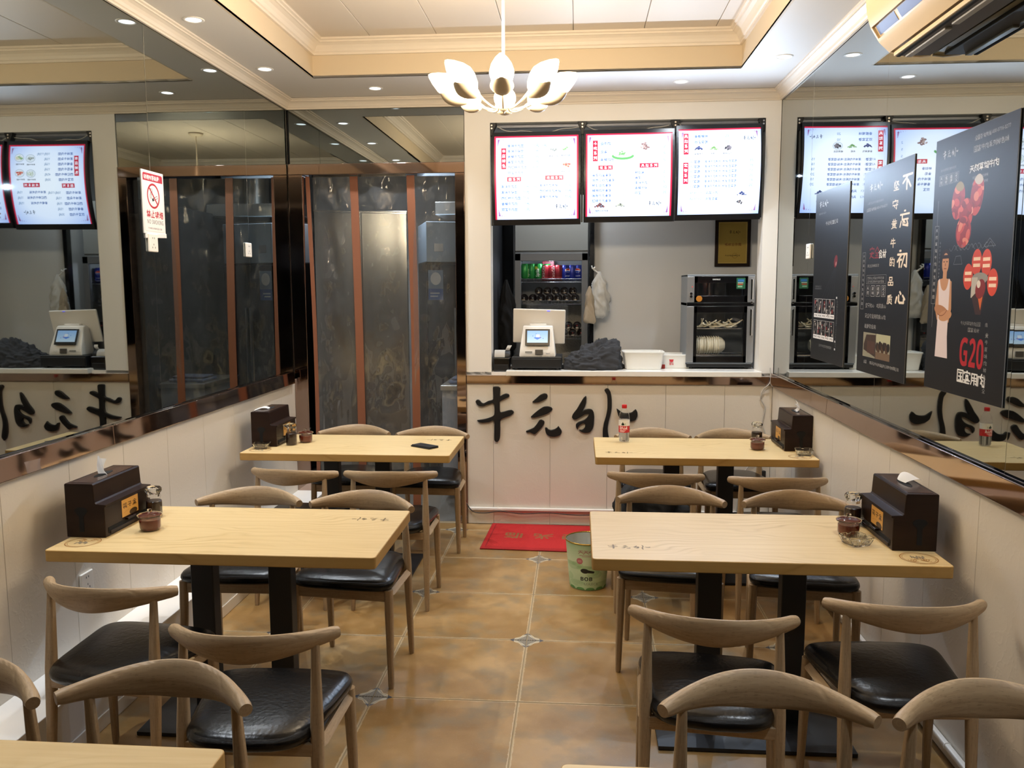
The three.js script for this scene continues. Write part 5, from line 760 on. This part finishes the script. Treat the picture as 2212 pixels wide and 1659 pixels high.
// three clear plastic door curtains with brown magnetic edges
{
  const film = (x0, x1, seed) => { const n = 170, m = 36, rings = []; for (let i = 0; i <= n; i++) { const r = []; for (let j = 0; j <= m; j++) { const v = i / n, u = j / m, x = x0 + (x1 - x0) * u, y = 2.45 - 2.4 * v; const mid = Math.sin(u * Math.PI), z = ZB - 0.06 + mid * (0.02 * Math.sin(v * 5 + seed * 2) + 0.034 * (fbm(u * 3 + seed * 5, v * 10, 1 << 20, 1 << 20, 95, 3) - 0.5) * 2) + 0.012 * Math.sin(u * 9 + seed); r.push(V(x + 0.006 * Math.sin(v * 8 + seed) * mid, y, z)); } rings.push(r); } const g = skin(rings, false, false); g.computeVertexNormals(); return g; };
  const strip = (x, bow, hw, t) => { const p = []; for (let i = 0; i <= 24; i++) { const v = i / 24; p.push([x + bow * Math.sin(v * 2.4), 2.45 - 2.41 * v, ZB - 0.052 + 0.006 * Math.sin(v * 6 + x * 9)]); } const rings = p.map(([a, b, c]) => [V(a - hw, b, c + 0.003), V(a + hw, b, c + 0.003), V(a + hw, b, c - 0.003), V(a - hw, b, c - 0.003)]); const g = outward(skin(rings)), q = g.toNonIndexed(); q.computeVertexNormals(); obj('magnetic_strip', metric(q), M.strip, t); };
  const C = [[-1.86, -1.575, 'clear wrinkled plastic curtain hanging beside the wall with the notice'], [-1.563, -1.172, 'clear wrinkled plastic curtain in the middle of the doorway'], [-1.16, -0.852, 'clear wrinkled plastic curtain beside the counter wall']];
  C.forEach(([a, b, l], i) => { const t = thing('plastic_curtain', l, 'curtain', [0, 0, 0], 0); obj('curtain_sheet', film(a, b, i * 3 + 1), M.film, t); if (i === 0) { strip(-1.895, 0.02, 0.014, t); strip(-1.57, 0.02, 0.028, t); } if (i === 1) strip(-1.166, 0.015, 0.028, t); });
}

// ---------------------------------------------------------------- on the mirrors
const panelBoard = (name, label, z0, z1, y0, y1, draw, cw, ch, category = 'poster', s = -1, x = XR + 0.0022, mat = std(0x7a7a7c, 0.6)) => {   // a thin board against a side mirror
  const t = thing(name, label, category, [x, (y0 + y1) / 2, (z0 + z1) / 2], s < 0 ? -Math.PI / 2 : Math.PI / 2), w = Math.abs(z1 - z0), h = y1 - y0;
  obj('board', rbox(w, h, 0.003, 0.0008, 0, 0, 0.0015), mat, t); obj('print', new THREE.PlaneGeometry(w - 0.002, h - 0.002).translate(0, 0, 0.0034), phys(0xffffff, 0.45, { map: canvasTex(cw, ch, draw), specularIntensity: 0.35 }), t); return t;
};
const INKBG = '#15161a';
const lines = (x, px, py, w, n, size, color, gap) => { for (let k = 0; k < n; k++) write(x, filler(Math.floor(w / size / 1.08)), px, py + k * gap, size, color, { gap: 0.05 }); };
panelBoard('wall_poster', 'dark poster with big red G20 and a man in a white tank top', -3.302, -2.705, 1.298, 2.212, (x, w, h) => {
  x.fillStyle = INKBG; x.fillRect(0, 0, w, h); brush(x, 64, 62, 132, '#b0b0b0'); lines(x, 52, 152, 150, 1, 13, '#777', 18); for (let k = 0; k < 4; k++) { x.strokeStyle = '#888'; x.lineWidth = 2; x.strokeRect(46 + k * 44, 186, 34, 48); write(x, ['天然', '食材', '健康', '安全'][k], 52 + k * 44, 190, 20, '#bbb', { vertical: true, gap: 0.02 }); }
  write(x, '全国咨询热线:400-0716-0277', 330, 44, 22, '#aaa', { squeeze: 0.82 }); write(x, '国宴牛肉系列特色味', 326, 92, 28, '#999', { squeeze: 0.95, gap: 0.05 }); write(x, '天然草饲牛肉', 302, 176, 37, '#d4d4d4', { squeeze: 0.95, gap: 0.02, weight: 0.12 }); lines(x, 328, 232, 130, 2, 14, '#8a8a8a', 26);
  const meat = (cx, cy, rx, ry, rot, top) => { x.save(); x.translate(cx, cy); x.rotate(rot); x.beginPath(); x.ellipse(0, 0, rx, ry, 0, 0, 7); x.clip(); x.fillStyle = '#8f2a2a'; x.fillRect(-rx, -ry, 2 * rx, 2 * ry); for (let k = 0; k < 16; k++) { x.fillStyle = ['#b8443c', '#c75a4c', '#9c3434', '#d07a64', '#7c2426'][k % 5]; x.beginPath(); x.ellipse((rnd() - 0.5) * 2 * rx, (rnd() - 0.5) * 2 * ry, rx * 0.45, ry * 0.2, rnd() * 3, 0, 7); x.fill(); } if (top) { x.fillStyle = top; x.beginPath(); x.ellipse(0, -ry * 0.8, rx * 0.7, ry * 0.3, 0.3, 0, 7); x.fill(); } x.restore(); };
  meat(222, 330, 54, 92, 0.1, '#8a7a4a'); meat(370, 322, 50, 96, 0.12, '#b8b4b0'); meat(292, 400, 56, 74, 0, null); meat(278, 486, 62, 76, 0, null);
  x.strokeStyle = '#74767a'; x.lineWidth = 2; for (let k = 0; k < 7; k++) { x.beginPath(); x.moveTo(170 + k * 46, 560 + 12 * Math.sin(k)); for (let j = 1; j < 9; j++) x.lineTo(170 + k * 46 + j * 9, 560 + 14 * Math.sin(k * 2 + j)); x.stroke(); } x.beginPath(); x.moveTo(212, 640); x.lineTo(230, 600); x.lineTo(268, 600); x.lineTo(284, 640); x.closePath(); x.stroke(); x.beginPath(); x.moveTo(446, 566); x.lineTo(486, 530); x.lineTo(530, 566); x.closePath(); x.stroke();
  x.strokeStyle = '#8c8c8c'; x.lineWidth = 2; x.strokeRect(28, 438, 36, 400); x.beginPath(); x.moveTo(46, 310); x.lineTo(46, 438); x.moveTo(46, 838); x.lineTo(46, 960); x.stroke(); write(x, '天然草饲牛肉特色原味面', 36, 452, 20, '#a8a8a8', { vertical: true, gap: 0.7 }); write(x, '食材安全可放心用健康全国有限公司', 78, 520, 12, '#777', { vertical: true, gap: 0.6 });
  // the man with folded arms
  x.fillStyle = '#2a1a14'; x.beginPath(); x.ellipse(140, 604, 36, 44, 0, 0, 7); x.fill(); x.fillStyle = '#b98a68'; x.beginPath(); x.ellipse(141, 632, 30, 52, 0, 0, 7); x.fill(); x.fillRect(124, 670, 34, 46); x.fillStyle = '#2a1a14'; x.fillRect(112, 590, 60, 18); x.fillRect(121, 622, 14, 4); x.fillRect(147, 622, 14, 4); x.fillStyle = '#7c4c3c'; x.fillRect(130, 656, 22, 5); x.fillRect(138, 632, 6, 14);
  x.fillStyle = '#b98a68'; x.beginPath(); x.moveTo(80, 720); x.quadraticCurveTo(140, 690, 204, 724); x.lineTo(214, 860); x.lineTo(196, 930); x.lineTo(90, 920); x.lineTo(66, 860); x.fill();
  x.fillStyle = '#d8ccd2'; x.beginPath(); x.moveTo(98, 708); x.quadraticCurveTo(110, 770, 140, 770); x.quadraticCurveTo(170, 770, 178, 708); x.lineTo(190, 714); x.lineTo(190, 1000); x.lineTo(202, 1110); x.lineTo(88, 1110); x.lineTo(94, 960); x.lineTo(98, 840); x.lineTo(86, 716); x.fill();
  x.fillStyle = '#ab7a58'; x.beginPath(); x.ellipse(126, 874, 66, 28, 0.25, 0, 7); x.fill(); x.fillStyle = '#b98a68'; x.beginPath(); x.ellipse(162, 896, 58, 27, -0.2, 0, 7); x.fill(); x.strokeStyle = '#7c4c34'; x.lineWidth = 4; x.beginPath(); x.moveTo(96, 890); x.quadraticCurveTo(140, 912, 176, 868); x.stroke();
  for (const [cx, cy] of [[338, 702], [400, 636], [472, 640], [524, 730]]) { x.fillStyle = '#c8452c'; x.beginPath(); x.ellipse(cx, cy, 38, 62, 0, 0, 7); x.fill(); x.fillStyle = '#eccfb8'; x.fillRect(cx - 26, cy - 24, 52, 16); x.fillRect(cx - 26, cy + 6, 52, 16); }
  x.fillStyle = '#8e8c88'; x.beginPath(); x.ellipse(430, 712, 60, 28, 0, 0, 7); x.fill(); x.fillStyle = '#b8b4ae'; x.fillRect(368, 706, 46, 96); x.fillStyle = '#3a2420'; x.beginPath(); x.moveTo(376, 800); x.lineTo(486, 720); x.lineTo(452, 880); x.lineTo(410, 880); x.fill(); x.fillStyle = '#c8602c'; x.beginPath(); x.moveTo(420, 790); x.lineTo(470, 740); x.lineTo(446, 860); x.fill(); x.fillStyle = '#7e2420'; x.beginPath(); x.ellipse(438, 760, 36, 46, 0.3, 0, 7); x.fill(); x.fillStyle = '#d8d0c8'; x.beginPath(); x.ellipse(424, 738, 14, 18, 0, 0, 7); x.fill();
  write(x, '牛元外草饲牛肉全国指定商', 300, 914, 20, '#8a8a8a', { squeeze: 0.85, gap: 0.02 }); write(x, '国宴食材', 362, 944, 20, '#8a8a8a');
  x.save(); x.fillStyle = '#a8222c'; x.font = 'bold 190px sans-serif'; x.translate(300, 1130); x.scale(0.56, 1); x.fillText('G20', 0, 0); x.restore(); write(x, '国宴用肉', 296, 1150, 62, '#dcdcdc', { weight: 0.15, squeeze: 0.82, gap: 0.08 }); write(x, '黄牛原味肉特色安全', 496, 960, 22, '#8c8c8c', { vertical: true, gap: 0.45 });
}, 640, 980 + 300);
panelBoard('wall_poster', 'dark poster with brush writing down its side and two farm photographs', -4.088, -3.5, 1.282, 2.2, (x, w, h) => {
  x.fillStyle = INKBG; x.fillRect(0, 0, w, h); brush(x, 84, 96, 176, '#c4c4c4'); lines(x, 60, 224, 250, 1, 18, '#6c6c6c', 22); write(x, '全国咨询热线:400-0716-0277', 50, 268, 24, '#aaa', { squeeze: 0.85 });
  write(x, '不', 512, 100, 112, '#e4d8c8', { weight: 0.14 }); write(x, '忘', 500, 340, 112, '#e4d8c8', { weight: 0.12 }); write(x, '初', 490, 600, 118, '#e4d8c8', { weight: 0.13 }); write(x, '心', 490, 850, 118, '#e4d8c8', { weight: 0.14 });
  [...'坚守黄牛的品质'].forEach((c, i) => write(x, c, 406 - i * 3, 130 + i * 128, 66, '#d8ccbc', { weight: 0.13 }));
  write(x, '安全', 124, 556, 84, '#7c2028', { weight: 0.15, squeeze: 0.75 }); write(x, '食材', 250, 582, 60, '#dcdcdc', { weight: 0.15, squeeze: 0.8 }); lines(x, 100, 680, 170, 1, 22, '#8a8a8a', 30); x.strokeStyle = '#777'; x.lineWidth = 3; x.strokeRect(94, 760, 270, 62); lines(x, 108, 770, 240, 2, 20, '#808080', 26);
  for (let k = 0; k < 4; k++) { x.strokeRect(94 + k * 72, 836, 52, 76); write(x, ['天然', '原味', '健康', '安全'][k], 106 + k * 72, 842, 29, '#b0b0b0', { vertical: true, gap: 0.1 }); }
  x.strokeStyle = '#8c8c8c'; x.strokeRect(22, 590, 42, 420); write(x, '天然草饲牛肉特色原味面', 32, 606, 22, '#9a9a9a', { vertical: true, gap: 0.6 });
  write(x, '坚守初心才吃的放心', 96, 962, 34, '#9a9a9a', { squeeze: 0.85, gap: 0.1 }); write(x, '安全可食用的放心肉', 96, 1040, 34, '#9a9a9a', { squeeze: 0.85, gap: 0.1 }); write(x, '健康的食用', 96, 1116, 34, '#9a9a9a', { squeeze: 0.85 });
  x.fillStyle = '#8d8a78'; x.fillRect(86, 1180, 370, 180); x.fillStyle = '#3a2c26'; x.beginPath(); x.moveTo(96, 1270); x.lineTo(130, 1196); x.lineTo(262, 1190); x.lineTo(262, 1350); x.lineTo(96, 1310); x.fill(); x.fillStyle = '#5a3a30'; for (let k = 0; k < 6; k++) x.fillRect(150 + k * 18, 1240, 9, 90); x.fillStyle = '#a8a88c'; x.fillRect(268, 1180, 188, 60); for (let k = 0; k < 9; k++) { x.fillStyle = ['#2e2018', '#4a3424', '#1e1612'][k % 3]; x.beginPath(); x.ellipse(288 + k * 18, 1272 + 16 * Math.sin(k * 2), 20, 30, 0, 0, 7); x.fill(); } x.fillStyle = '#6e5a48'; x.fillRect(268, 1310, 188, 50); x.fillStyle = INKBG; x.fillRect(263, 1180, 5, 180);
  write(x, '全国供应商:安全牛元外食品作公司牛肉有限公司', 104, 1386, 24, '#a4a4a4', { squeeze: 0.9, gap: 0.02 });
}, 640, 1480);
panelBoard('wall_poster', 'dark poster with two rows of small photographs near its foot', -4.885, -4.295, 1.275, 2.192, (x, w, h) => {
  x.fillStyle = INKBG; x.fillRect(0, 0, w, h); brush(x, 76, 80, 176, '#b4b4b4'); lines(x, 70, 180, 170, 1, 18, '#606060', 22); write(x, '牛元外位置公司', 218, 268, 36, '#a8a8a8', { squeeze: 0.9, gap: 0.02 });
  x.fillStyle = '#6e2028'; x.beginPath(); x.ellipse(440, 620, 30, 52, 0.2, 0, 7); x.fill(); x.fillStyle = '#b07a78'; x.beginPath(); x.ellipse(446, 640, 10, 18, 0.3, 0, 7); x.fill(); x.strokeStyle = '#3c4048'; x.lineWidth = 2; for (let k = 0; k < 5; k++) { x.beginPath(); x.moveTo(420 + k * 8, 680); x.lineTo(150 + k * 66, 980); x.stroke(); } lines(x, 50, 820, 150, 2, 14, '#666', 20);
  for (const [y, s] of [[940, 0], [1130, 3]]) for (let k = 0; k < 5; k++) { const px = 46 + k * 82; x.fillStyle = '#e4e0dc'; x.fillRect(px - 2, y - 2, 80, 166); x.fillStyle = '#1c1a1c'; x.fillRect(px, y, 76, 128); for (let q = 0; q < 9; q++) { x.fillStyle = ['#6a6460', '#9c948c', '#7c2c2c', '#3c3a40', '#c0b4a8'][(k + q + s) % 5]; x.fillRect(px + rnd() * 60, y + rnd() * 110, 8 + rnd() * 14, 6 + rnd() * 26); } write(x, '特色面', px + 8, y + 136, 18, '#444'); }
  for (const y of [915, 1280, 1345]) { x.fillStyle = '#c8c8c8'; x.fillRect(474, y, 20, 16); } write(x, '全国位置咨询安全食品有限公司天然草饲牛肉特色', 486, 930, 15, '#666', { vertical: true, gap: 0.3 }); write(x, '香麻椒丝咖红烧牛肉', 500, 950, 13, '#555', { vertical: true, gap: 0.7 }); lines(x, 170, 1336, 260, 1, 24, '#777', 28);
}, 640, 1480);
panelBoard('no_smoking_sign', 'white no smoking notice with a red crossed-out cigarette on the mirror', -3.995, -3.79, 1.935, 2.228, (x, w, h) => {
  x.fillStyle = '#ece6e0'; x.fillRect(0, 0, w, h); x.strokeStyle = '#c9b8b0'; x.lineWidth = 4; x.beginPath(); x.roundRect(22, 26, w - 44, h - 52, 26); x.stroke(); x.fillStyle = '#b03040'; x.beginPath(); x.roundRect(24, 28, w - 48, 84, [24, 24, 0, 0]); x.fill(); write(x, '吸烟有害健康!', 48, 44, 52, '#f4e4e0', { weight: 0.14, gap: 0.06 });
  x.strokeStyle = '#b02a34'; x.lineWidth = 22; x.beginPath(); x.arc(w / 2, 270, 128, 0, 7); x.stroke(); x.save(); x.translate(w / 2, 270); x.rotate(-0.35); x.fillStyle = '#ece6e0'; x.strokeStyle = '#3c3230'; x.lineWidth = 5; x.strokeRect(-20, 22, 100, 26); x.fillStyle = '#2a2422'; x.fillRect(-44, 20, 40, 30); x.restore(); x.strokeStyle = '#3c3230'; x.lineWidth = 7; for (const o of [0, 26]) { x.beginPath(); x.moveTo(w / 2 - 60 + o, 300); x.bezierCurveTo(w / 2 - 110 + o, 250, w / 2 - 20 + o, 250, w / 2 - 60 + o, 190); x.stroke(); } x.strokeStyle = '#b02a34'; x.lineWidth = 20; x.beginPath(); x.moveTo(w / 2 - 90, 180); x.lineTo(w / 2 + 90, 360); x.stroke();
  write(x, '禁止吸烟', 74, 430, 82, '#b02a34', { weight: 0.13, gap: 0.14 }); write(x, 'NO SMOKING', 76, 526, 62, '#4c4442', { squeeze: 0.92 }); write(x, '不可吸烟安全有害健康全国公司位置', 90, 620, 20, '#8a7c78', { squeeze: 0.95, gap: 0.02 });
}, 480, 690, 'sign', 1, XL - 0.0022, std(0xeee8e2, 0.5));
tag(obj('spare_notice', rbox(0.2, 0.02, 0.004, 0.001, 0, 0, 0).rotateY(Math.PI / 2).rotateX(0.05).translate(XL + 0.0005, 1.928, -3.9), std(0xe8e2dc, 0.5)), 'white edge of a second sheet sticking out below the no smoking notice', 'sheet');
const socket0 = (() => { const t = thing('wall_socket', '', 'socket'); obj('plate', rbox(0.086, 0.086, 0.01, 0.006, 0, 0, 0.005, 3), M.socket, t); obj('holes', [[-0.008, 0.022], [0.008, 0.022], [0, -0.008], [-0.013, -0.022], [0.013, -0.022]].map(([a, b]) => rbox(0.0028, 0.008, 0.002, 0.0005, a, b, 0.0098)), M.hole, t); return t; })();
[[XL, 1.893, -3.862, Math.PI / 2, 'white wall socket right under the no smoking notice'], [XL, 1.91, -5.022, Math.PI / 2, 'white wall socket on the mirror nearest the doorway'], [XR, 1.88, -5.0, -Math.PI / 2, 'white wall socket on the mirror beside the poster with small photographs'], [XL, 0.48, -3.17, Math.PI / 2, 'white wall socket low on the wall panel under a table']].forEach(([x, y, z, a, l], i) => { const s = Math.sign(a), px = x + s * (y > 1 ? -0.0025 : 0.0005); if (!i) { socket0.position.set(px, y, z); socket0.rotation.y = a; socket0.userData = { label: l, category: 'socket', group: 'wall sockets' }; } else dup(socket0, [px, y, z], a, l, 'wall sockets'); });

// wall air conditioner
{
  const t = thing('air_conditioner', 'cream wall-mounted air conditioner high on the mirror wall', 'air conditioner', [XR - 0.002, 0, 0]), L0 = -3.4, L1 = -2.48, cream = std(0xd9c4a2, 0.35);
  const out = [[0, 2.545], [-0.04, 2.54], [-0.1, 2.545], [-0.15, 2.562], [-0.19, 2.6], [-0.222, 2.65], [-0.238, 2.7], [-0.245, 2.76], [-0.242, 2.84], [-0.23, 2.86], [0, 2.86]];
  const pr = pts => extr(shapeOf(pts), L1 - L0 - 0.012, 0.006, 3).translate(0, 0, -(L1 - L0) / 2 + 0.006).translate(0, 0, (L0 + L1) / 2);
  obj('body', metric(smooth(pr(out.map(([x, y]) => [x * 0.955, 2.7 + (y - 2.7) * 0.965])), 0.5)), std(0xcdb894, 0.4), t);
  const skinOf = (a, b, z0, z1, mat, name, off = 0.0) => { const rings = []; const c = new THREE.CatmullRomCurve3(out.slice(3, 10).map(p => V(p[0], p[1], 0))); for (let k = 0; k <= 12; k++) { const p = c.getPoint(a + (b - a) * k / 12), q = c.getTangent(a + (b - a) * k / 12), n = V(-q.y, q.x, 0); if (n.x > 0) n.negate(); const e = p.clone().addScaledVector(n, off), i2 = e.clone().addScaledVector(n, -0.01); rings.push([V(e.x, e.y, z0), V(e.x, e.y, z1), V(i2.x, i2.y, z1), V(i2.x, i2.y, z0)]); } const g = outward(skin(rings)), qg = g.toNonIndexed(); qg.computeVertexNormals(); return obj(name, metric(smooth(qg, 0.4)), mat, t); };
  skinOf(0.34, 1, L0, L1, cream, 'front_panel', 0.002); skinOf(0.0, 0.2, L0, L1, cream, 'lower_panel', 0.002); skinOf(0.205, 0.335, L0 + 0.012, L1, std(0x20212a, 0.4), 'intake_slot', -0.012);
  for (let k = 0; k < 4; k++) skinOf(0.22, 0.325, L0 + 0.02 + k * 0.21, L0 + 0.2 + k * 0.21, std(0x5f6c9a, 0.4), 'filter_label', -0.009);
  const lv = std(0x4a4038, 0.5); obj('outlet', rb(-0.14, -0.02, 2.534, 2.548, L0 + 0.05, L1 - 0.05, 0.003), lv, t);
  obj('louver', [rb(-0.115, -0.09, 2.527, 2.536, L0 + 0.06, L0 + 0.4, 0.003), rb(-0.115, -0.09, 2.527, 2.536, L0 + 0.45, L1 - 0.06, 0.003)], std(0xa9a49c, 0.3), t);
  obj('outlet_lip', rb(-0.15, -0.138, 2.536, 2.552, L0 + 0.04, L1 - 0.04, 0.003), cream, t); obj('outlet_gap', rb(-0.142, -0.128, 2.532, 2.548, L0 + 0.045, L1 - 0.045, 0.002), M.pit, t);
  obj('end_cap', metric(extr(shapeOf(out), 0.01, 0.002).translate(0, 0, L0 - 0.006)), cream, t);
}

// ---------------------------------------------------------------- on the floor
{ // red door mat
  const mt = canvasTex(1024, 700, (x, w, h) => { x.fillStyle = '#b31c1c'; x.fillRect(0, 0, w, h); for (let k = 0; k < 9000; k++) { x.fillStyle = k % 2 ? '#c4242255' : '#90141655'; x.fillRect(rnd() * w, rnd() * h, 3, 3); } x.save(); x.translate(w / 2, h / 2); x.rotate(Math.PI); write(x, '欢迎光临', -w / 2 + 60, -70, 150, '#8a5a34', { weight: 0.13, gap: 0.5 }); x.restore(); x.strokeStyle = '#8a1216'; x.lineWidth = 8; x.strokeRect(28, 28, w - 56, h - 56); });
  const t = thing('door_mat', 'red doormat with brown characters in front of the counter wall', 'doormat', [-0.165, 0.001, -5.47], -0.04);
  obj('mat_base', rbox(0.9, 0.008, 0.58, 0.004, 0, 0.004, 0), std(0xa11c1e, 0.8), t); obj('pile', new THREE.PlaneGeometry(0.884, 0.564).rotateX(-Math.PI / 2).translate(0, 0.0086, 0), std(0xffffff, 0.95, { map: mt, bumpMap: leatherBump, bumpScale: 0.004 }), t);
}
{ // waste bin
  const bt = canvasTex(1024, 512, (x, w, h) => { const g = x.createLinearGradient(0, 0, 0, h); g.addColorStop(0, '#a9c496'); g.addColorStop(0.35, '#cddcb6'); g.addColorStop(1, '#b8d4a6'); x.fillStyle = g; x.fillRect(0, 0, w, h); for (let k = 0; k < 40; k++) { x.fillStyle = k % 2 ? '#7fae6a44' : '#cfe0b444'; x.beginPath(); x.ellipse(rnd() * w, h * 0.35 + rnd() * h * 0.65, 30 + rnd() * 60, 14 + rnd() * 30, 0, 0, 7); x.fill(); } x.fillStyle = '#5f9a58'; for (let k = 0; k < 12; k++) { x.beginPath(); x.ellipse(k * 90 + 40, h - 10, 40, 26, 0, 0, 7); x.fill(); }
    for (const o of [0, 512]) { write(x, '天天牛元外', o + 60, 62, 44, '#a06a64', { weight: 0.12, gap: -0.1 }); x.fillStyle = '#a87a70'; x.fillRect(o + 70, 118, 210, 6); x.fillRect(o + 90, 132, 170, 4); x.fillStyle = '#b86a6c'; x.beginPath(); x.ellipse(o + 70, 186, 26, 34, 0, 0, 7); x.fill(); x.fillStyle = '#e0b0a8'; x.fillRect(o + 54, 178, 32, 5); x.fillRect(o + 54, 190, 32, 5); x.fillStyle = '#20241e'; x.beginPath(); x.ellipse(o + 110, 292, 34, 26, 0.2, 0, 7); x.fill(); x.beginPath(); x.moveTo(o + 130, 276); x.lineTo(o + 190, 296); x.lineTo(o + 186, 316); x.lineTo(o + 130, 312); x.fill(); x.save(); x.translate(o + 70, 400); x.scale(0.9, 1); x.fillStyle = '#1c1e18'; x.font = 'bold 58px sans-serif'; x.fillText('BOB', 0, 0); x.restore(); x.fillStyle = '#8fa080'; x.font = '40px sans-serif'; x.fillText('MARCK', o + 100, 452); } });
  const t = thing('waste_bin', 'pale green printed metal waste bin standing on the tiles under a table corner', 'bin', [0.062, 0.001, -4.6]);
  const body = smooth(lathe([[0.1, 0.004], [0.103, 0.006], [0.126, 0.268], [0.126, 0.27]], 48), 0.6).rotateY(2.3), q = body.attributes.position, uv = body.attributes.uv; for (let i = 0; i < q.count; i++) uv.setY(i, q.getY(i) / 0.27);
  obj('bin_body', body, std(0xffffff, 0.4, { map: bt, side: THREE.DoubleSide }), t); obj('inside', smooth(lathe([[0.0001, 0.008], [0.099, 0.008], [0.1235, 0.268]], 48), 0.6), std(0xc8ccc6, 0.5, { side: THREE.DoubleSide }), t); obj('bottom', cyl(0.1, 0.006, 0, 0.003, 0, 40), std(0x8fae7e, 0.5), t); obj('rim', new THREE.TorusGeometry(0.1265, 0.0032, 10, 56).rotateX(Math.PI / 2).translate(0, 0.271, 0), std(0xc9a24a, 0.25, { metalness: 0.9 }), t);
}
{ // conduit along the walls, cables
  const c = std(0xe9e4dc, 0.4); const pipe = (a, b, l) => { const t = thing('conduit_pipe', l, 'pipe', [0, 0, 0]); obj('pipe', rod(V(...a), V(...b), [[0, 0.0125], [1, 0.0125]], 14), c, t); const n = Math.round(V(...a).distanceTo(V(...b)) / 0.38); for (let k = 0; k < n; k++) { const p = V(...a).lerp(V(...b), (k + 0.5) / n), g = new THREE.TorusGeometry(0.0135, 0.0022, 6, 16); if (a[0] !== b[0]) g.rotateY(Math.PI / 2); obj('clip', g.translate(p.x, p.y, p.z), c, t); } };
  pipe([-0.77, 0.112, ZB + 0.014], [1.3, 0.112, ZB + 0.014], 'white conduit pipe along the foot of the counter wall'); pipe([XR - 0.014, 0.06, ZB + 0.05], [XR - 0.014, 0.06, -1.2], 'white conduit pipe along the foot of the poster wall');
  tag(obj('hanging_cable', tube([[1.3, 1.13, ZB + 0.02], [1.3, 1.03, ZB + 0.03], [1.26, 0.98, ZB + 0.018], [1.245, 0.92, ZB + 0.012], [1.275, 0.86, ZB + 0.01], [1.262, 0.74, ZB + 0.012], [1.285, 0.66, ZB + 0.012], [1.25, 0.52, ZB + 0.012], [1.16, 0.42, ZB + 0.012], [1.12, 0.3, ZB + 0.012], [1.1, 0.13, ZB + 0.035]], 0.004, 80, 7), M.cord), 'pale cable hanging down the corner of the counter wall', 'cable');
  tag(obj('floor_cable', tube([[-0.83, 0.22, ZB + 0.03], [-0.79, 0.16, ZB + 0.03], [-0.74, 0.098, ZB + 0.035], [-0.66, 0.085, ZB + 0.03], [-0.55, 0.1, ZB + 0.03], [-0.4, 0.085, ZB + 0.03], [-0.2, 0.094, ZB + 0.03], [0.0, 0.082, ZB + 0.03], [0.3, 0.095, ZB + 0.03], [0.7, 0.085, ZB + 0.03]], 0.0035, 90, 6), M.darkCord), 'dark cable drooping under the conduit pipe of the counter wall', 'cable');
  const pl = thing('power_plug', 'black power plug with a white cord near the floor of the counter wall', 'plug', [1.27, 0.4, ZB + 0.03], 0.4); obj('plug_body', rb(-0.02, 0.02, -0.03, 0.02, -0.014, 0.014, 0.006), M.black, pl); obj('plug_cord', tube([[0, 0.02, 0], [-0.02, 0.05, 0.006], [-0.045, 0.07, 0.004]], 0.004, 12, 6), M.cord, pl);
}
{ // black jacket left on a chair
  const n = 30, m = 48, rings = []; for (let i = 0; i <= n; i++) { const a = i / n * Math.PI / 2, r = []; for (let j = 0; j < m; j++) { const b = j / m * 2 * Math.PI, ux = Math.cos(b) * Math.sin(a), uz = Math.sin(b) * Math.sin(a), uy = Math.cos(a), k = 0.8 + 0.45 * fbm(ux * 3 + 15, uy * 3 + uz * 2 + 9, 1 << 20, 1 << 20, 101) + 0.2 * Math.abs(Math.sin(ux * 9 + uz * 5)); r.push(V(ux * 0.17 * k, Math.max(0, uy * 0.16 * k), uz * 0.13 * k)); } rings.push(r); }
  const g = outward(skin(rings)); g.computeVertexNormals(); metric(g); g.translate(0.395, 0.4835, -4.4); tag(obj('black_jacket', g, std(0x101114, 0.85)), 'black jacket bundled on the aisle chair at the water-bottle table', 'jacket');
}
renderer.render(scene, camera);
